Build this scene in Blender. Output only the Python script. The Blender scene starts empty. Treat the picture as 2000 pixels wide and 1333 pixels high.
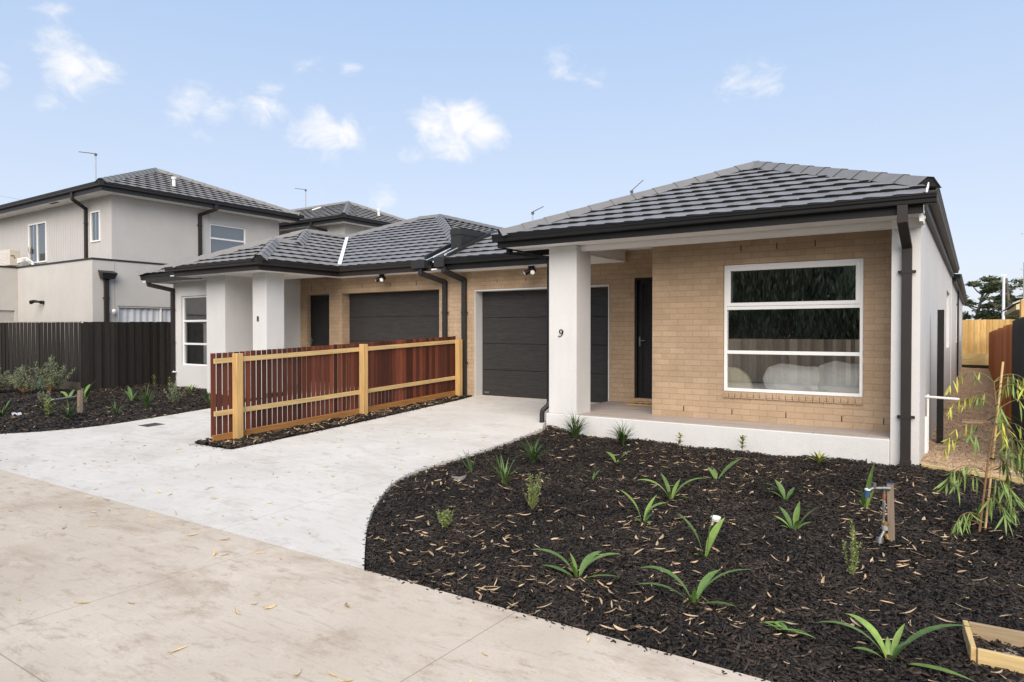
import bpy, bmesh, math, random
import numpy as np
from mathutils import Vector, Matrix
random.seed(7); rng = np.random.default_rng(7)
SC = bpy.context.scene; COL = SC.collection
R = math.radians
# ------------------------------------------------------------------ camera, sky, sun, exposure
cd = bpy.data.cameras.new('camera'); cam = bpy.data.objects.new('camera', cd); COL.objects.link(cam)
cd.sensor_width = 36; cd.lens = 24.12; cd.clip_end = 2000; cd.clip_start = .05
cam.location = (0, 0, 1.278); cam.rotation_euler = (R(90 - .791), 0, R(34.034)); SC.camera = cam
SC.view_settings.view_transform = 'Standard'; SC.view_settings.look = 'None'
SC.view_settings.exposure = 0.95; SC.view_settings.gamma = 1
SUN = Vector((.45, -.80, .72)).normalized()
SUN_EL = math.asin(SUN.z); SUN_ROT = math.atan2(SUN.x, SUN.y)
W = bpy.data.worlds.new("World"); SC.world = W; W.use_nodes = True

def build_sky():
    nt = W.node_tree; nt.nodes.clear(); L = nt.links.new; N = nt.nodes.new
    out = N('ShaderNodeOutputWorld'); bg = N('ShaderNodeBackground'); L(bg.outputs[0], out.inputs[0])
    bg.inputs[1].default_value = .1
    sky = N('ShaderNodeTexSky'); sky.sky_type = 'NISHITA'; sky.sun_disc = False
    sky.sun_elevation = SUN_EL; sky.sun_rotation = SUN_ROT; sky.air_density = 1.0; sky.dust_density = 1.2; sky.ozone_density = 1.6
    tc = N('ShaderNodeTexCoord')
    sep = N('ShaderNodeSeparateXYZ'); L(tc.outputs['Generated'], sep.inputs[0])
    # thin high haze, thickest low in the sky
    mr = N('ShaderNodeMapRange'); L(sep.outputs[2], mr.inputs[0]); mr.inputs[1].default_value = .02; mr.inputs[2].default_value = .5
    hc = N('ShaderNodeMixRGB'); L(mr.outputs[0], hc.inputs[0]); hc.inputs[1].default_value = (4.15, 4.4, 4.98, 1); hc.inputs[2].default_value = (2.25, 3.25, 4.85, 1)
    hz = N('ShaderNodeMixRGB'); hz.inputs[0].default_value = .85; L(sky.outputs[0], hz.inputs[1]); L(hc.outputs[0], hz.inputs[2])
    # cloud clumps at fixed bearings, broken up by noise
    nz = N('ShaderNodeTexNoise'); nz.inputs['Scale'].default_value = 20; nz.inputs['Detail'].default_value = 8; nz.inputs['Roughness'].default_value = .6; nz.inputs['Distortion'].default_value = .5
    sc = N('ShaderNodeVectorMath'); sc.operation = 'MULTIPLY'; sc.inputs[1].default_value = (1, 1, 1.5); L(tc.outputs['Generated'], sc.inputs[0]); L(sc.outputs[0], nz.inputs[0])
    blobs = [(-10, 150, .045, .85), (100, 22, .035, .5), (120, 75, .04, .5), (150, 138, .07, .95), (88, 195, .035, .6), (372, 200, .052, .8), (420, 215, .045, .85), (515, 208, .06, .75),
             (625, 262, .07, .9), (680, 262, .055, .8), (640, 305, .05, .6), (672, 372, .04, .5), (738, 385, .045, .5), (855, 238, .065, 1.1), (905, 232, .065, 1.2), (945, 258, .06, 1.2), (885, 285, .06, .95), (790, 308, .05, .5),
             (1110, 122, .055, .52), (1165, 155, .032, .55), (1440, 158, .05, .8), (1490, 160, .05, .75), (605, 128, .035, .42), (375, 275, .05, .4), (690, 140, .03, .35)]
    F = cam.matrix_basis  # bearings were read off the photograph once and are fixed directions in the sky
    rot = cam.rotation_euler.to_matrix(); last = None
    for (px, py, r, s) in blobs:
        d = rot @ Vector(((px - 1000) / 1340, (666.5 - py) / 1340, -1)); d.normalize()
        v = N('ShaderNodeVectorMath'); v.operation = 'SUBTRACT'; L(tc.outputs['Generated'], v.inputs[0]); v.inputs[1].default_value = d
        m = N('ShaderNodeVectorMath'); m.operation = 'MULTIPLY'; L(v.outputs[0], m.inputs[0]); m.inputs[1].default_value = (1, 1, 1.35)
        ln = N('ShaderNodeVectorMath'); ln.operation = 'LENGTH'; L(m.outputs[0], ln.inputs[0])
        q = N('ShaderNodeMapRange'); L(ln.outputs['Value'], q.inputs[0]); q.interpolation_type = 'SMOOTHSTEP'; q.inputs[1].default_value = 0; q.inputs[2].default_value = r; q.inputs[3].default_value = s; q.inputs[4].default_value = 0
        if last is None: last = q.outputs[0]
        else:
            mx = N('ShaderNodeMath'); mx.operation = 'MAXIMUM'; L(last, mx.inputs[0]); L(q.outputs[0], mx.inputs[1]); last = mx.outputs[0]
    # density = smoothstep(mask + noise)
    a = N('ShaderNodeMath'); a.operation = 'MULTIPLY_ADD'; L(nz.outputs[0], a.inputs[0]); a.inputs[1].default_value = 2.2; a.inputs[2].default_value = -1.14
    b = N('ShaderNodeMath'); b.operation = 'ADD'; L(a.outputs[0], b.inputs[0]); L(last, b.inputs[1])
    s2 = N('ShaderNodeMapRange'); s2.interpolation_type = 'SMOOTHSTEP'; L(b.outputs[0], s2.inputs[0]); s2.inputs[1].default_value = .14; s2.inputs[2].default_value = 1.32
    gate = N('ShaderNodeMapRange'); L(last, gate.inputs[0]); gate.inputs[1].default_value = 0; gate.inputs[2].default_value = .25
    g2 = N('ShaderNodeMath'); g2.operation = 'MULTIPLY'; L(s2.outputs[0], g2.inputs[0]); L(gate.outputs[0], g2.inputs[1])
    cl = N('ShaderNodeMixRGB'); L(g2.outputs[0], cl.inputs[0]); L(hz.outputs[0], cl.inputs[1]); cl.inputs[2].default_value = (5.5, 5.4, 5.35, 1)
    L(cl.outputs[0], bg.inputs[0])
build_sky()
sd = bpy.data.lights.new('sun', 'SUN'); sd.energy = 2.7; sd.angle = R(60); sd.color = (1, .89, .77)
so = bpy.data.objects.new('sun', sd); COL.objects.link(so); so.rotation_euler = (-SUN).to_track_quat('-Z', 'Y').to_euler(); so.location = (0, 0, 30)

# ------------------------------------------------------------------ materials
MATS = {}
def nodes(name):
    m = bpy.data.materials.new(name); m.use_nodes = True; nt = m.node_tree
    return m, nt, nt.nodes['Principled BSDF']
def mat(name, col, rough=.8, var=.12, scale=6, bump=0., bscale=150, spec=.3, island=0., metal=0., stretch=(1, 1, 1), fine=0., fscale=300, col2=None, splash=None):
    if name in MATS: return MATS[name]
    m, nt, p = nodes(name); L = nt.links.new; N = nt.nodes.new
    tc = N('ShaderNodeTexCoord'); mp = N('ShaderNodeMapping'); mp.inputs['Scale'].default_value = stretch; L(tc.outputs['Object'], mp.inputs[0])
    nz = N('ShaderNodeTexNoise'); nz.inputs['Scale'].default_value = scale; nz.inputs['Detail'].default_value = 6; nz.inputs['Roughness'].default_value = .6; L(mp.outputs[0], nz.inputs[0])
    mr = N('ShaderNodeMapRange'); L(nz.outputs[0], mr.inputs[0]); mr.inputs[1].default_value = .3; mr.inputs[2].default_value = .7; mr.inputs[3].default_value = 1 - var; mr.inputs[4].default_value = 1 + var
    fac = mr.outputs[0]
    if fine:
        n2 = N('ShaderNodeTexNoise'); n2.inputs['Scale'].default_value = fscale; n2.inputs['Detail'].default_value = 2; L(mp.outputs[0], n2.inputs[0])
        m2 = N('ShaderNodeMapRange'); L(n2.outputs[0], m2.inputs[0]); m2.inputs[1].default_value = .3; m2.inputs[2].default_value = .7; m2.inputs[3].default_value = 1 - fine; m2.inputs[4].default_value = 1 + fine
        mu = N('ShaderNodeMath'); mu.operation = 'MULTIPLY'; L(fac, mu.inputs[0]); L(m2.outputs[0], mu.inputs[1]); fac = mu.outputs[0]
    base = None
    if island:
        ge = N('ShaderNodeNewGeometry'); m3 = N('ShaderNodeMapRange'); L(ge.outputs['Random Per Island'], m3.inputs[0]); m3.inputs[3].default_value = 1 - island; m3.inputs[4].default_value = 1 + island
        mu = N('ShaderNodeMath'); mu.operation = 'MULTIPLY'; L(fac, mu.inputs[0]); L(m3.outputs[0], mu.inputs[1]); fac = mu.outputs[0]
        if col2:
            wn = N('ShaderNodeTexWhiteNoise'); wn.noise_dimensions = '1D'; L(ge.outputs['Random Per Island'], wn.inputs['W'])
            mc = N('ShaderNodeMixRGB'); L(wn.outputs['Value'], mc.inputs[0]); mc.inputs[1].default_value = (*col, 1); mc.inputs[2].default_value = (*col2, 1); base = mc.outputs[0]
    elif col2:
        n4 = N('ShaderNodeTexNoise'); n4.inputs['Scale'].default_value = scale * .37; n4.inputs['Detail'].default_value = 5; L(mp.outputs[0], n4.inputs[0])
        m4 = N('ShaderNodeMapRange'); L(n4.outputs[0], m4.inputs[0]); m4.inputs[1].default_value = .38; m4.inputs[2].default_value = .64
        mc = N('ShaderNodeMixRGB'); L(m4.outputs[0], mc.inputs[0]); mc.inputs[1].default_value = (*col, 1); mc.inputs[2].default_value = (*col2, 1); base = mc.outputs[0]
    mx = N('ShaderNodeVectorMath'); mx.operation = 'SCALE'; L(fac, mx.inputs['Scale'])
    if base: L(base, mx.inputs[0])
    else: mx.inputs[0].default_value = col
    outc = mx.outputs[0]
    if splash is not None:   # soil thrown up on the foot of the wall, and faint run marks
        sz = N('ShaderNodeSeparateXYZ'); L(tc.outputs['Object'], sz.inputs[0]); hm = N('ShaderNodeMapRange'); L(sz.outputs[2], hm.inputs[0]); hm.inputs[1].default_value = splash - .3; hm.inputs[2].default_value = splash + .22; hm.inputs[3].default_value = .34; hm.inputs[4].default_value = 0
        n5 = N('ShaderNodeTexNoise'); n5.inputs['Scale'].default_value = 9; n5.inputs['Detail'].default_value = 9; n5.inputs['Roughness'].default_value = .75; L(tc.outputs['Object'], n5.inputs[0])
        m5 = N('ShaderNodeMapRange'); L(n5.outputs[0], m5.inputs[0]); m5.inputs[1].default_value = .42; m5.inputs[2].default_value = .68; k5 = N('ShaderNodeMath'); k5.operation = 'MULTIPLY'; L(hm.outputs[0], k5.inputs[0]); L(m5.outputs[0], k5.inputs[1])
        x5 = N('ShaderNodeMixRGB'); L(k5.outputs[0], x5.inputs[0]); L(outc, x5.inputs[1]); x5.inputs[2].default_value = (.26, .21, .165, 1)
        mp6 = N('ShaderNodeMapping'); mp6.inputs['Scale'].default_value = (7, 7, .35); L(tc.outputs['Object'], mp6.inputs[0]); n6 = N('ShaderNodeTexNoise'); n6.inputs['Scale'].default_value = 1.4; n6.inputs['Detail'].default_value = 7; L(mp6.outputs[0], n6.inputs[0])
        m6 = N('ShaderNodeMapRange'); L(n6.outputs[0], m6.inputs[0]); m6.inputs[1].default_value = .52; m6.inputs[2].default_value = .72; m6.inputs[4].default_value = .07
        x6 = N('ShaderNodeMixRGB'); L(m6.outputs[0], x6.inputs[0]); L(x5.outputs[0], x6.inputs[1]); x6.inputs[2].default_value = (.36, .33, .29, 1); outc = x6.outputs[0]
    L(outc, p.inputs['Base Color'])
    p.inputs['Roughness'].default_value = rough; p.inputs['Specular IOR Level'].default_value = spec; p.inputs['Metallic'].default_value = metal
    if bump:
        nb = N('ShaderNodeTexNoise'); nb.inputs['Scale'].default_value = bscale; nb.inputs['Detail'].default_value = 4; L(mp.outputs[0], nb.inputs[0])
        bp = N('ShaderNodeBump'); bp.inputs['Strength'].default_value = bump; bp.inputs['Distance'].default_value = .01; L(nb.outputs[0], bp.inputs['Height']); L(bp.outputs[0], p.inputs['Normal'])
    MATS[name] = m; return m
def wood(name, c1, c2, rough=.75, axis='z', scale=1., island=.12):
    s = {'x': (2, 30, 30), 'y': (30, 2, 30), 'z': (30, 30, 2)}[axis]
    return mat(name, c1, rough, .22, 1.2 * scale, .25, 2.5, .25, island, stretch=s, col2=c2)
def brick_mat():
    m, nt, p = nodes('cream_brick'); L = nt.links.new; N = nt.nodes.new
    tc = N('ShaderNodeTexCoord'); sp = N('ShaderNodeSeparateXYZ'); L(tc.outputs['Object'], sp.inputs[0])
    ge = N('ShaderNodeNewGeometry'); sn = N('ShaderNodeSeparateXYZ'); L(ge.outputs['True Normal'], sn.inputs[0])
    ab = N('ShaderNodeMath'); ab.operation = 'ABSOLUTE'; L(sn.outputs[0], ab.inputs[0])
    gt = N('ShaderNodeMath'); gt.operation = 'GREATER_THAN'; L(ab.outputs[0], gt.inputs[0]); gt.inputs[1].default_value = .5
    mu = N('ShaderNodeMix'); L(gt.outputs[0], mu.inputs[0]); L(sp.outputs[0], mu.inputs[2]); L(sp.outputs[1], mu.inputs[3])
    cb = N('ShaderNodeCombineXYZ'); L(mu.outputs[0], cb.inputs[0]); L(sp.outputs[2], cb.inputs[1])
    wv = N('ShaderNodeTexNoise'); wv.inputs['Scale'].default_value = 5; L(tc.outputs['Object'], wv.inputs[0])
    wob = N('ShaderNodeVectorMath'); wob.operation = 'MULTIPLY_ADD'; L(wv.outputs['Color'], wob.inputs[0]); wob.inputs[1].default_value = (.006, .006, 0); L(cb.outputs[0], wob.inputs[2])
    bk = N('ShaderNodeTexBrick'); L(wob.outputs[0], bk.inputs[0]); bk.inputs['Scale'].default_value = 1; bk.inputs['Brick Width'].default_value = .24; bk.inputs['Row Height'].default_value = .086
    bk.inputs['Mortar Size'].default_value = .0045; bk.inputs['Mortar Smooth'].default_value = .25; bk.inputs['Bias'].default_value = 0
    bk.inputs['Color1'].default_value = (.47, .345, .232, 1); bk.inputs['Color2'].default_value = (.41, .295, .19, 1); bk.inputs['Mortar'].default_value = (.35, .255, .17, 1)
    n1 = N('ShaderNodeTexNoise'); n1.inputs['Scale'].default_value = 120; n1.inputs['Detail'].default_value = 3; L(tc.outputs['Object'], n1.inputs[0])
    m1 = N('ShaderNodeMapRange'); L(n1.outputs[0], m1.inputs[0]); m1.inputs[1].default_value = .34; m1.inputs[2].default_value = .5; m1.inputs[3].default_value = .62; m1.inputs[4].default_value = 1
    n2 = N('ShaderNodeTexNoise'); n2.inputs['Scale'].default_value = 2.2; n2.inputs['Detail'].default_value = 5; L(tc.outputs['Object'], n2.inputs[0])
    m2 = N('ShaderNodeMapRange'); L(n2.outputs[0], m2.inputs[0]); m2.inputs[1].default_value = .3; m2.inputs[2].default_value = .7; m2.inputs[3].default_value = .9; m2.inputs[4].default_value = 1.1
    k = N('ShaderNodeMath'); k.operation = 'MULTIPLY'; L(m1.outputs[0], k.inputs[0]); L(m2.outputs[0], k.inputs[1])
    sv = N('ShaderNodeVectorMath'); sv.operation = 'SCALE'; L(bk.outputs['Color'], sv.inputs[0]); L(k.outputs[0], sv.inputs['Scale']); L(sv.outputs[0], p.inputs['Base Color'])
    p.inputs['Roughness'].default_value = .9; p.inputs['Specular IOR Level'].default_value = .15
    iv = N('ShaderNodeMath'); iv.operation = 'MULTIPLY_ADD'; L(bk.outputs['Fac'], iv.inputs[0]); iv.inputs[1].default_value = -1; L(n1.outputs[0], iv.inputs[2])
    bp = N('ShaderNodeBump'); bp.inputs['Strength'].default_value = .55; bp.inputs['Distance'].default_value = .012; L(iv.outputs[0], bp.inputs['Height']); L(bp.outputs[0], p.inputs['Normal'])
    MATS['cream_brick'] = m; return m
def concrete(name, c1, c2, stain, jx, jy, stain_amt, jw=.004):
    m, nt, p = nodes(name); L = nt.links.new; N = nt.nodes.new
    tc = N('ShaderNodeTexCoord'); sp = N('ShaderNodeSeparateXYZ'); L(tc.outputs['Object'], sp.inputs[0])
    def noise(s, d, st, lo, hi, r=.6):
        mp = N('ShaderNodeMapping'); mp.inputs['Scale'].default_value = st; L(tc.outputs['Object'], mp.inputs[0])
        n = N('ShaderNodeTexNoise'); n.inputs['Scale'].default_value = s; n.inputs['Detail'].default_value = d; n.inputs['Roughness'].default_value = r; n.inputs['Distortion'].default_value = .4; L(mp.outputs[0], n.inputs[0])
        q = N('ShaderNodeMapRange'); L(n.outputs[0], q.inputs[0]); q.inputs[1].default_value = lo; q.inputs[2].default_value = hi; return q.outputs[0]
    def mix(f, a, b):
        x = N('ShaderNodeMixRGB'); L(f, x.inputs[0])
        if isinstance(a, tuple): x.inputs[1].default_value = (*a, 1)
        else: L(a, x.inputs[1])
        x.inputs[2].default_value = (*b, 1); return x.outputs[0]
    c = mix(noise(.9, 7, (1, 1, 1), .35, .65), c1, c2)
    def scaled(o, k):
        x = N('ShaderNodeMath'); x.operation = 'MULTIPLY'; L(o, x.inputs[0]); x.inputs[1].default_value = k; return x.outputs[0]
    c = mix(scaled(noise(1.1, 9, (1, 1.8, 1), .50, .72, .72), stain_amt * .8), c, stain)
    c = mix(scaled(noise(4.2, 9, (1, 2.0, 1), .54, .66, .74), stain_amt * .7), c, stain)
    c = mix(scaled(noise(2.6, 7, (1, 9, 1), .57, .72, .6), stain_amt * .6), c, tuple(v * 1.05 for v in stain))
    c = mix(scaled(noise(7, 6, (1, 8, 1), .64, .72, .6), stain_amt * .8), c, tuple(v * .8 for v in stain))
    c = mix(scaled(noise(3.0, 8, (1, 1.5, 1), .58, .72, .7), .35), c, tuple(min(.8, v * 1.18) for v in c1))
    c = mix(scaled(noise(60, 4, (1, 1, 1), .5, .8), .4), c, tuple(v * .75 for v in c2))
    c = mix(scaled(noise(34, 3, (1, 2.5, 1), .70, .74), .6), c, tuple(v * .45 for v in stain))
    def line(o, pos):
        a = N('ShaderNodeMath'); a.operation = 'SUBTRACT'; L(o, a.inputs[0]); a.inputs[1].default_value = pos
        b = N('ShaderNodeMath'); b.operation = 'ABSOLUTE'; L(a.outputs[0], b.inputs[0])
        d = N('ShaderNodeMath'); d.operation = 'LESS_THAN'; L(b.outputs[0], d.inputs[0]); d.inputs[1].default_value = jw; return d.outputs[0]
    for x in jx: c = mix(scaled(line(sp.outputs[0], x), .55), c, tuple(v * .38 for v in stain))
    for y in jy: c = mix(scaled(line(sp.outputs[1], y), .55), c, tuple(v * .38 for v in stain))
    L(c, p.inputs['Base Color']); p.inputs['Roughness'].default_value = .88; p.inputs['Specular IOR Level'].default_value = .12
    nb = N('ShaderNodeTexNoise'); nb.inputs['Scale'].default_value = 90; nb.inputs['Detail'].default_value = 5; L(tc.outputs['Object'], nb.inputs[0])
    bp = N('ShaderNodeBump'); bp.inputs['Strength'].default_value = .18; bp.inputs['Distance'].default_value = .006; L(nb.outputs[0], bp.inputs['Height']); L(bp.outputs[0], p.inputs['Normal'])
    MATS[name] = m; return m
def glass_mat(name, tint, refl):
    m, nt, p = nodes(name); L = nt.links.new; N = nt.nodes.new; nt.nodes.remove(p); out = nt.nodes['Material Output']
    t = N('ShaderNodeBsdfTransparent'); t.inputs[0].default_value = (*tint, 1); g = N('ShaderNodeBsdfGlossy'); g.inputs['Roughness'].default_value = .004; g.inputs['Color'].default_value = (.95, .97, .97, 1)
    fr = N('ShaderNodeLayerWeight'); fr.inputs[0].default_value = .5
    pw = N('ShaderNodeMath'); pw.operation = 'POWER'; L(fr.outputs['Facing'], pw.inputs[0]); pw.inputs[1].default_value = 5
    k = N('ShaderNodeMath'); k.operation = 'MULTIPLY_ADD'; L(pw.outputs[0], k.inputs[0]); k.inputs[1].default_value = .9 - refl * .9; k.inputs[2].default_value = refl; k.use_clamp = True
    x = N('ShaderNodeMixShader'); L(k.outputs[0], x.inputs[0]); L(t.outputs[0], x.inputs[1]); L(g.outputs[0], x.inputs[2]); L(x.outputs[0], out.inputs[0])
    MATS[name] = m; return m
BRICK = brick_mat()
RENDER = mat('white_render', (.605, .60, .588), .9, .05, 1.2, .5, 110, .15, fine=.05, fscale=150, splash=-.25)
RENDER_G = mat('grey_render', (.49, .47, .438), .92, .05, 1.6, .35, 130, .15, fine=.04, fscale=170, splash=-.9)
CLAD = mat('grey_cladding', (.47, .455, .435), .7, .03, 2, 0, spec=.25)
SOFFIT = mat('soffit_paint', (.88, .87, .85), .7, .02, 2)
BLACK = mat('black_steel', (.010, .010, .010), .5, .1, 4, spec=.25)
CHAR = mat('charcoal_steel', (.022, .021, .021), .5, .08, 5, spec=.4)
DPIPE = mat('dark_brown_steel', (.026, .022, .020), .5, .08, 5, spec=.3)
TILE = mat('grey_roof_tile', (.19, .185, .188), .55, .16, 2.5, .12, 60, .45, fine=.08, fscale=90)
TILE2 = mat('warm_grey_roof_tile', (.20, .19, .18), .6, .16, 2.5, .12, 60, .4, fine=.08, fscale=90)
CAPM = mat('ridge_tile', (.17, .165, .16), .5, .08, 5, .1, 60, .4)
CAP2 = mat('warm_ridge_tile', (.20, .19, .178), .55, .08, 5, .1, 60, .35)
WHITE = mat('white_frame', (.78, .78, .77), .4, .02, 2, spec=.4)
PVC = mat('white_pvc', (.75, .75, .73), .4, .04, 8, spec=.4)
GDOOR = mat('garage_door_steel', (.033, .031, .030), .55, .4, 3.2, .5, 9, .3, stretch=(1.1, 1, 40), fine=.3, fscale=9)
DOORB = mat('door_black', (.012, .012, .013), .45, .1, 5)
MESHM = mat('security_mesh', (.06, .06, .06), .5, .1, 5)
PORCH = mat('porch_tile', (.36, .31, .275), .55, .16, 1.6, .05, 40, .3, stretch=(.6, 5, 1), fine=.06)
GLASS = glass_mat('window_glass', (.80, .82, .81), .33)
GLASSC = glass_mat('clear_window_glass', (.95, .96, .96), .04)
GLASSD = glass_mat('dark_window_glass', (.5, .52, .52), .2)
BLIND = mat('grey_blind', (.22, .225, .24), .9, .04, 3)
CURT = mat('sheer_curtain', (.70, .71, .74), .9, .05, 8)
PINE = wood('pale_pine', (.58, .41, .19), (.50, .33, .14), axis='y')
PINEZ = wood('pale_pine_post', (.56, .36, .15), (.50, .31, .12), axis='z')
PINEX = wood('pale_pine_board', (.60, .45, .22), (.50, .36, .16), axis='x')
SLEEP = wood('stained_pine', (.36, .17, .055), (.30, .13, .04), axis='y')
MERBAU = wood('red_hardwood', (.135, .038, .020), (.060, .021, .014), .55, 'z', 1, .5)
BLKWOOD = wood('black_stained_paling', (.030, .026, .023), (.020, .018, .016), .8, 'z', 1, .35)
BLKWOOD2 = wood('soot_black_paling', (.012, .012, .012), (.02, .02, .02), .7, 'z', 1, .2)
YELFENCE = wood('raw_pine_paling', (.62, .42, .17), (.55, .34, .12), .8, 'z', 1, .14)
YELPLINTH = wood('raw_pine_plinth', (.62, .46, .2), (.55, .4, .17), .8, 'x', 1, .1)
BRNFENCE = wood('brown_stained_paling', (.40, .14, .035), (.30, .09, .022), .7, 'z', 1, .25)
GREYPALE = wood('weathered_paling', (.74, .56, .38), (.50, .36, .23), .85, 'z', 1, .35)
GREYWOOD = wood('weathered_stake', (.26, .20, .15), (.19, .15, .11), .85, 'z')
MULCH = mat('mulch_soil', (.011, .0095, .0085), .9, .5, 30, .9, 60, .15)
CHIP = mat('mulch_chip', (.0115, .0088, .0068), .6, .5, 1.7, 0, 60, .25, .9, col2=(.036, .026, .0185))
LITTER = mat('dry_leaf', (.40, .265, .155), .75, .15, 40, 0, 1, .25, .35, col2=(.46, .36, .235))
LITTERY = mat('yellow_leaf', (.60, .43, .17), .75, .15, 40, 0, 1, .25, .3, col2=(.55, .45, .28))
GRAVEL = mat('crushed_gravel', (.47, .325, .21), .95, .3, 14, .9, 55, .12, fine=.3, fscale=130, col2=(.38, .255, .16))
DIRT = mat('bare_earth', (.22, .17, .12), .95, .25, 3, .4, 20, .1)
STONE = mat('gravel_stone', (.44, .33, .23), .9, .2, 30, 0, 1, .15, .5, col2=(.22, .16, .11))
LEAF_D = mat('strap_leaf', (.085, .145, .034), .48, .22, 25, 0, 1, .5, .2, col2=(.085, .15, .035))
LEAF_L = mat('young_leaf', (.19, .28, .055), .5, .22, 25, 0, 1, .45, .2, col2=(.095, .175, .04))
LEAF_G = mat('grass_blade', (.04, .08, .022), .5, .2, 25, 0, 1, .4, .3, col2=(.08, .13, .035))
LEAF_S = mat('sprig_leaf', (.15, .20, .05), .55, .2, 25, 0, 1, .3, .35, col2=(.26, .24, .06))
LEAF_R = mat('shrub_leaf', (.14, .19, .06), .6, .2, 25, 0, 1, .3, .35, col2=(.22, .25, .09))
LEAF_W = mat('grey_green_leaf', (.17, .20, .115), .65, .2, 25, 0, 1, .25, .35, col2=(.2, .225, .14))
LEAF_E = mat('gum_leaf', (.14, .21, .05), .5, .15, 25, 0, 1, .4, .25, col2=(.17, .26, .06))
LEAF_Y = mat('gum_leaf_tip', (.36, .38, .06), .5, .15, 25, 0, 1, .4, .25, col2=(.42, .40, .07))
LEAF_C = mat('cypress_foliage', (.045, .062, .035), .8, .3, 1.5, 0, 1, .15, .5, col2=(.12, .14, .07))
LEAF_P = mat('weeping_foliage', (.21, .25, .15), .7, .3, 3, 0, 1, .2, .5, col2=(.10, .125, .07))
BARK = mat('grey_bark', (.16, .135, .115), .9, .3, 6, .5, 20, .1)
STEMM = mat('green_stem', (.18, .17, .06), .6, .2, 30)
TWIG = mat('brown_twig', (.23, .13, .06), .7, .2, 30)
BAMBOO = mat('bamboo_stake', (.60, .42, .20), .6, .15, 12, stretch=(1, 1, .3))
GALV = mat('galvanised_steel', (.20, .20, .195), .45, .2, 20, spec=.5, metal=.7)
BRASS = mat('brass', (.5, .33, .12), .4, .15, 20, metal=.8)
BLUEP = mat('blue_plastic', (.035, .075, .15), .5, .1, 20)
ORANGEP = mat('copper_pipe', (.45, .16, .06), .4, .15, 20, metal=.6)
GREENP = mat('green_hose', (.02, .12, .08), .5, .1, 20)
LENS = mat('lamp_lens', (.82, .80, .76), .3, .02, 5, spec=.5)
CREAMM = mat('cream_enamel', (.58, .52, .44), .5, .04, 5)
COIR = mat('coir', (.48, .30, .10), .95, .2, 60, .6, 200)
COIRD = mat('coir_print', (.06, .04, .025), .95, .2, 60)
LINEN = mat('white_linen', (.66, .65, .64), .9, .1, 5, 1.0, 9)
QUILT = mat('grey_quilt', (.22, .2, .18), .95, .1, 8)
CREAMF = mat('cream_upholstery', (.62, .56, .42), .9, .06, 20)
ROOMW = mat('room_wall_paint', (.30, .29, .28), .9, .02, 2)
NUMB = mat('number_black', (.01, .01, .01), .4, .05, 5)
GRATEM = mat('drain_grate', (.16, .145, .13), .7, .2, 40)
LEADF = mat('aluminium_valley', (.74, .75, .77), .45, .08, 6, spec=.5)
METALG = mat('grey_mast', (.42, .41, .42), .5, .1, 8, metal=.4)
ANTD = mat('dark_antenna', (.12, .12, .13), .5, .1, 8)
POLEW = mat('pale_pole', (.62, .64, .66), .5, .05, 3)
CONC = concrete('driveway_concrete', (.64, .605, .55), (.565, .53, .475), (.38, .31, .24), [-5.36], [5.56], .62, .003)
ROADC = concrete('road_concrete', (.60, .515, .42), (.51, .43, .34), (.31, .23, .155), [-4.6, -2.3], [1.47], .82, .003)

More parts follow.
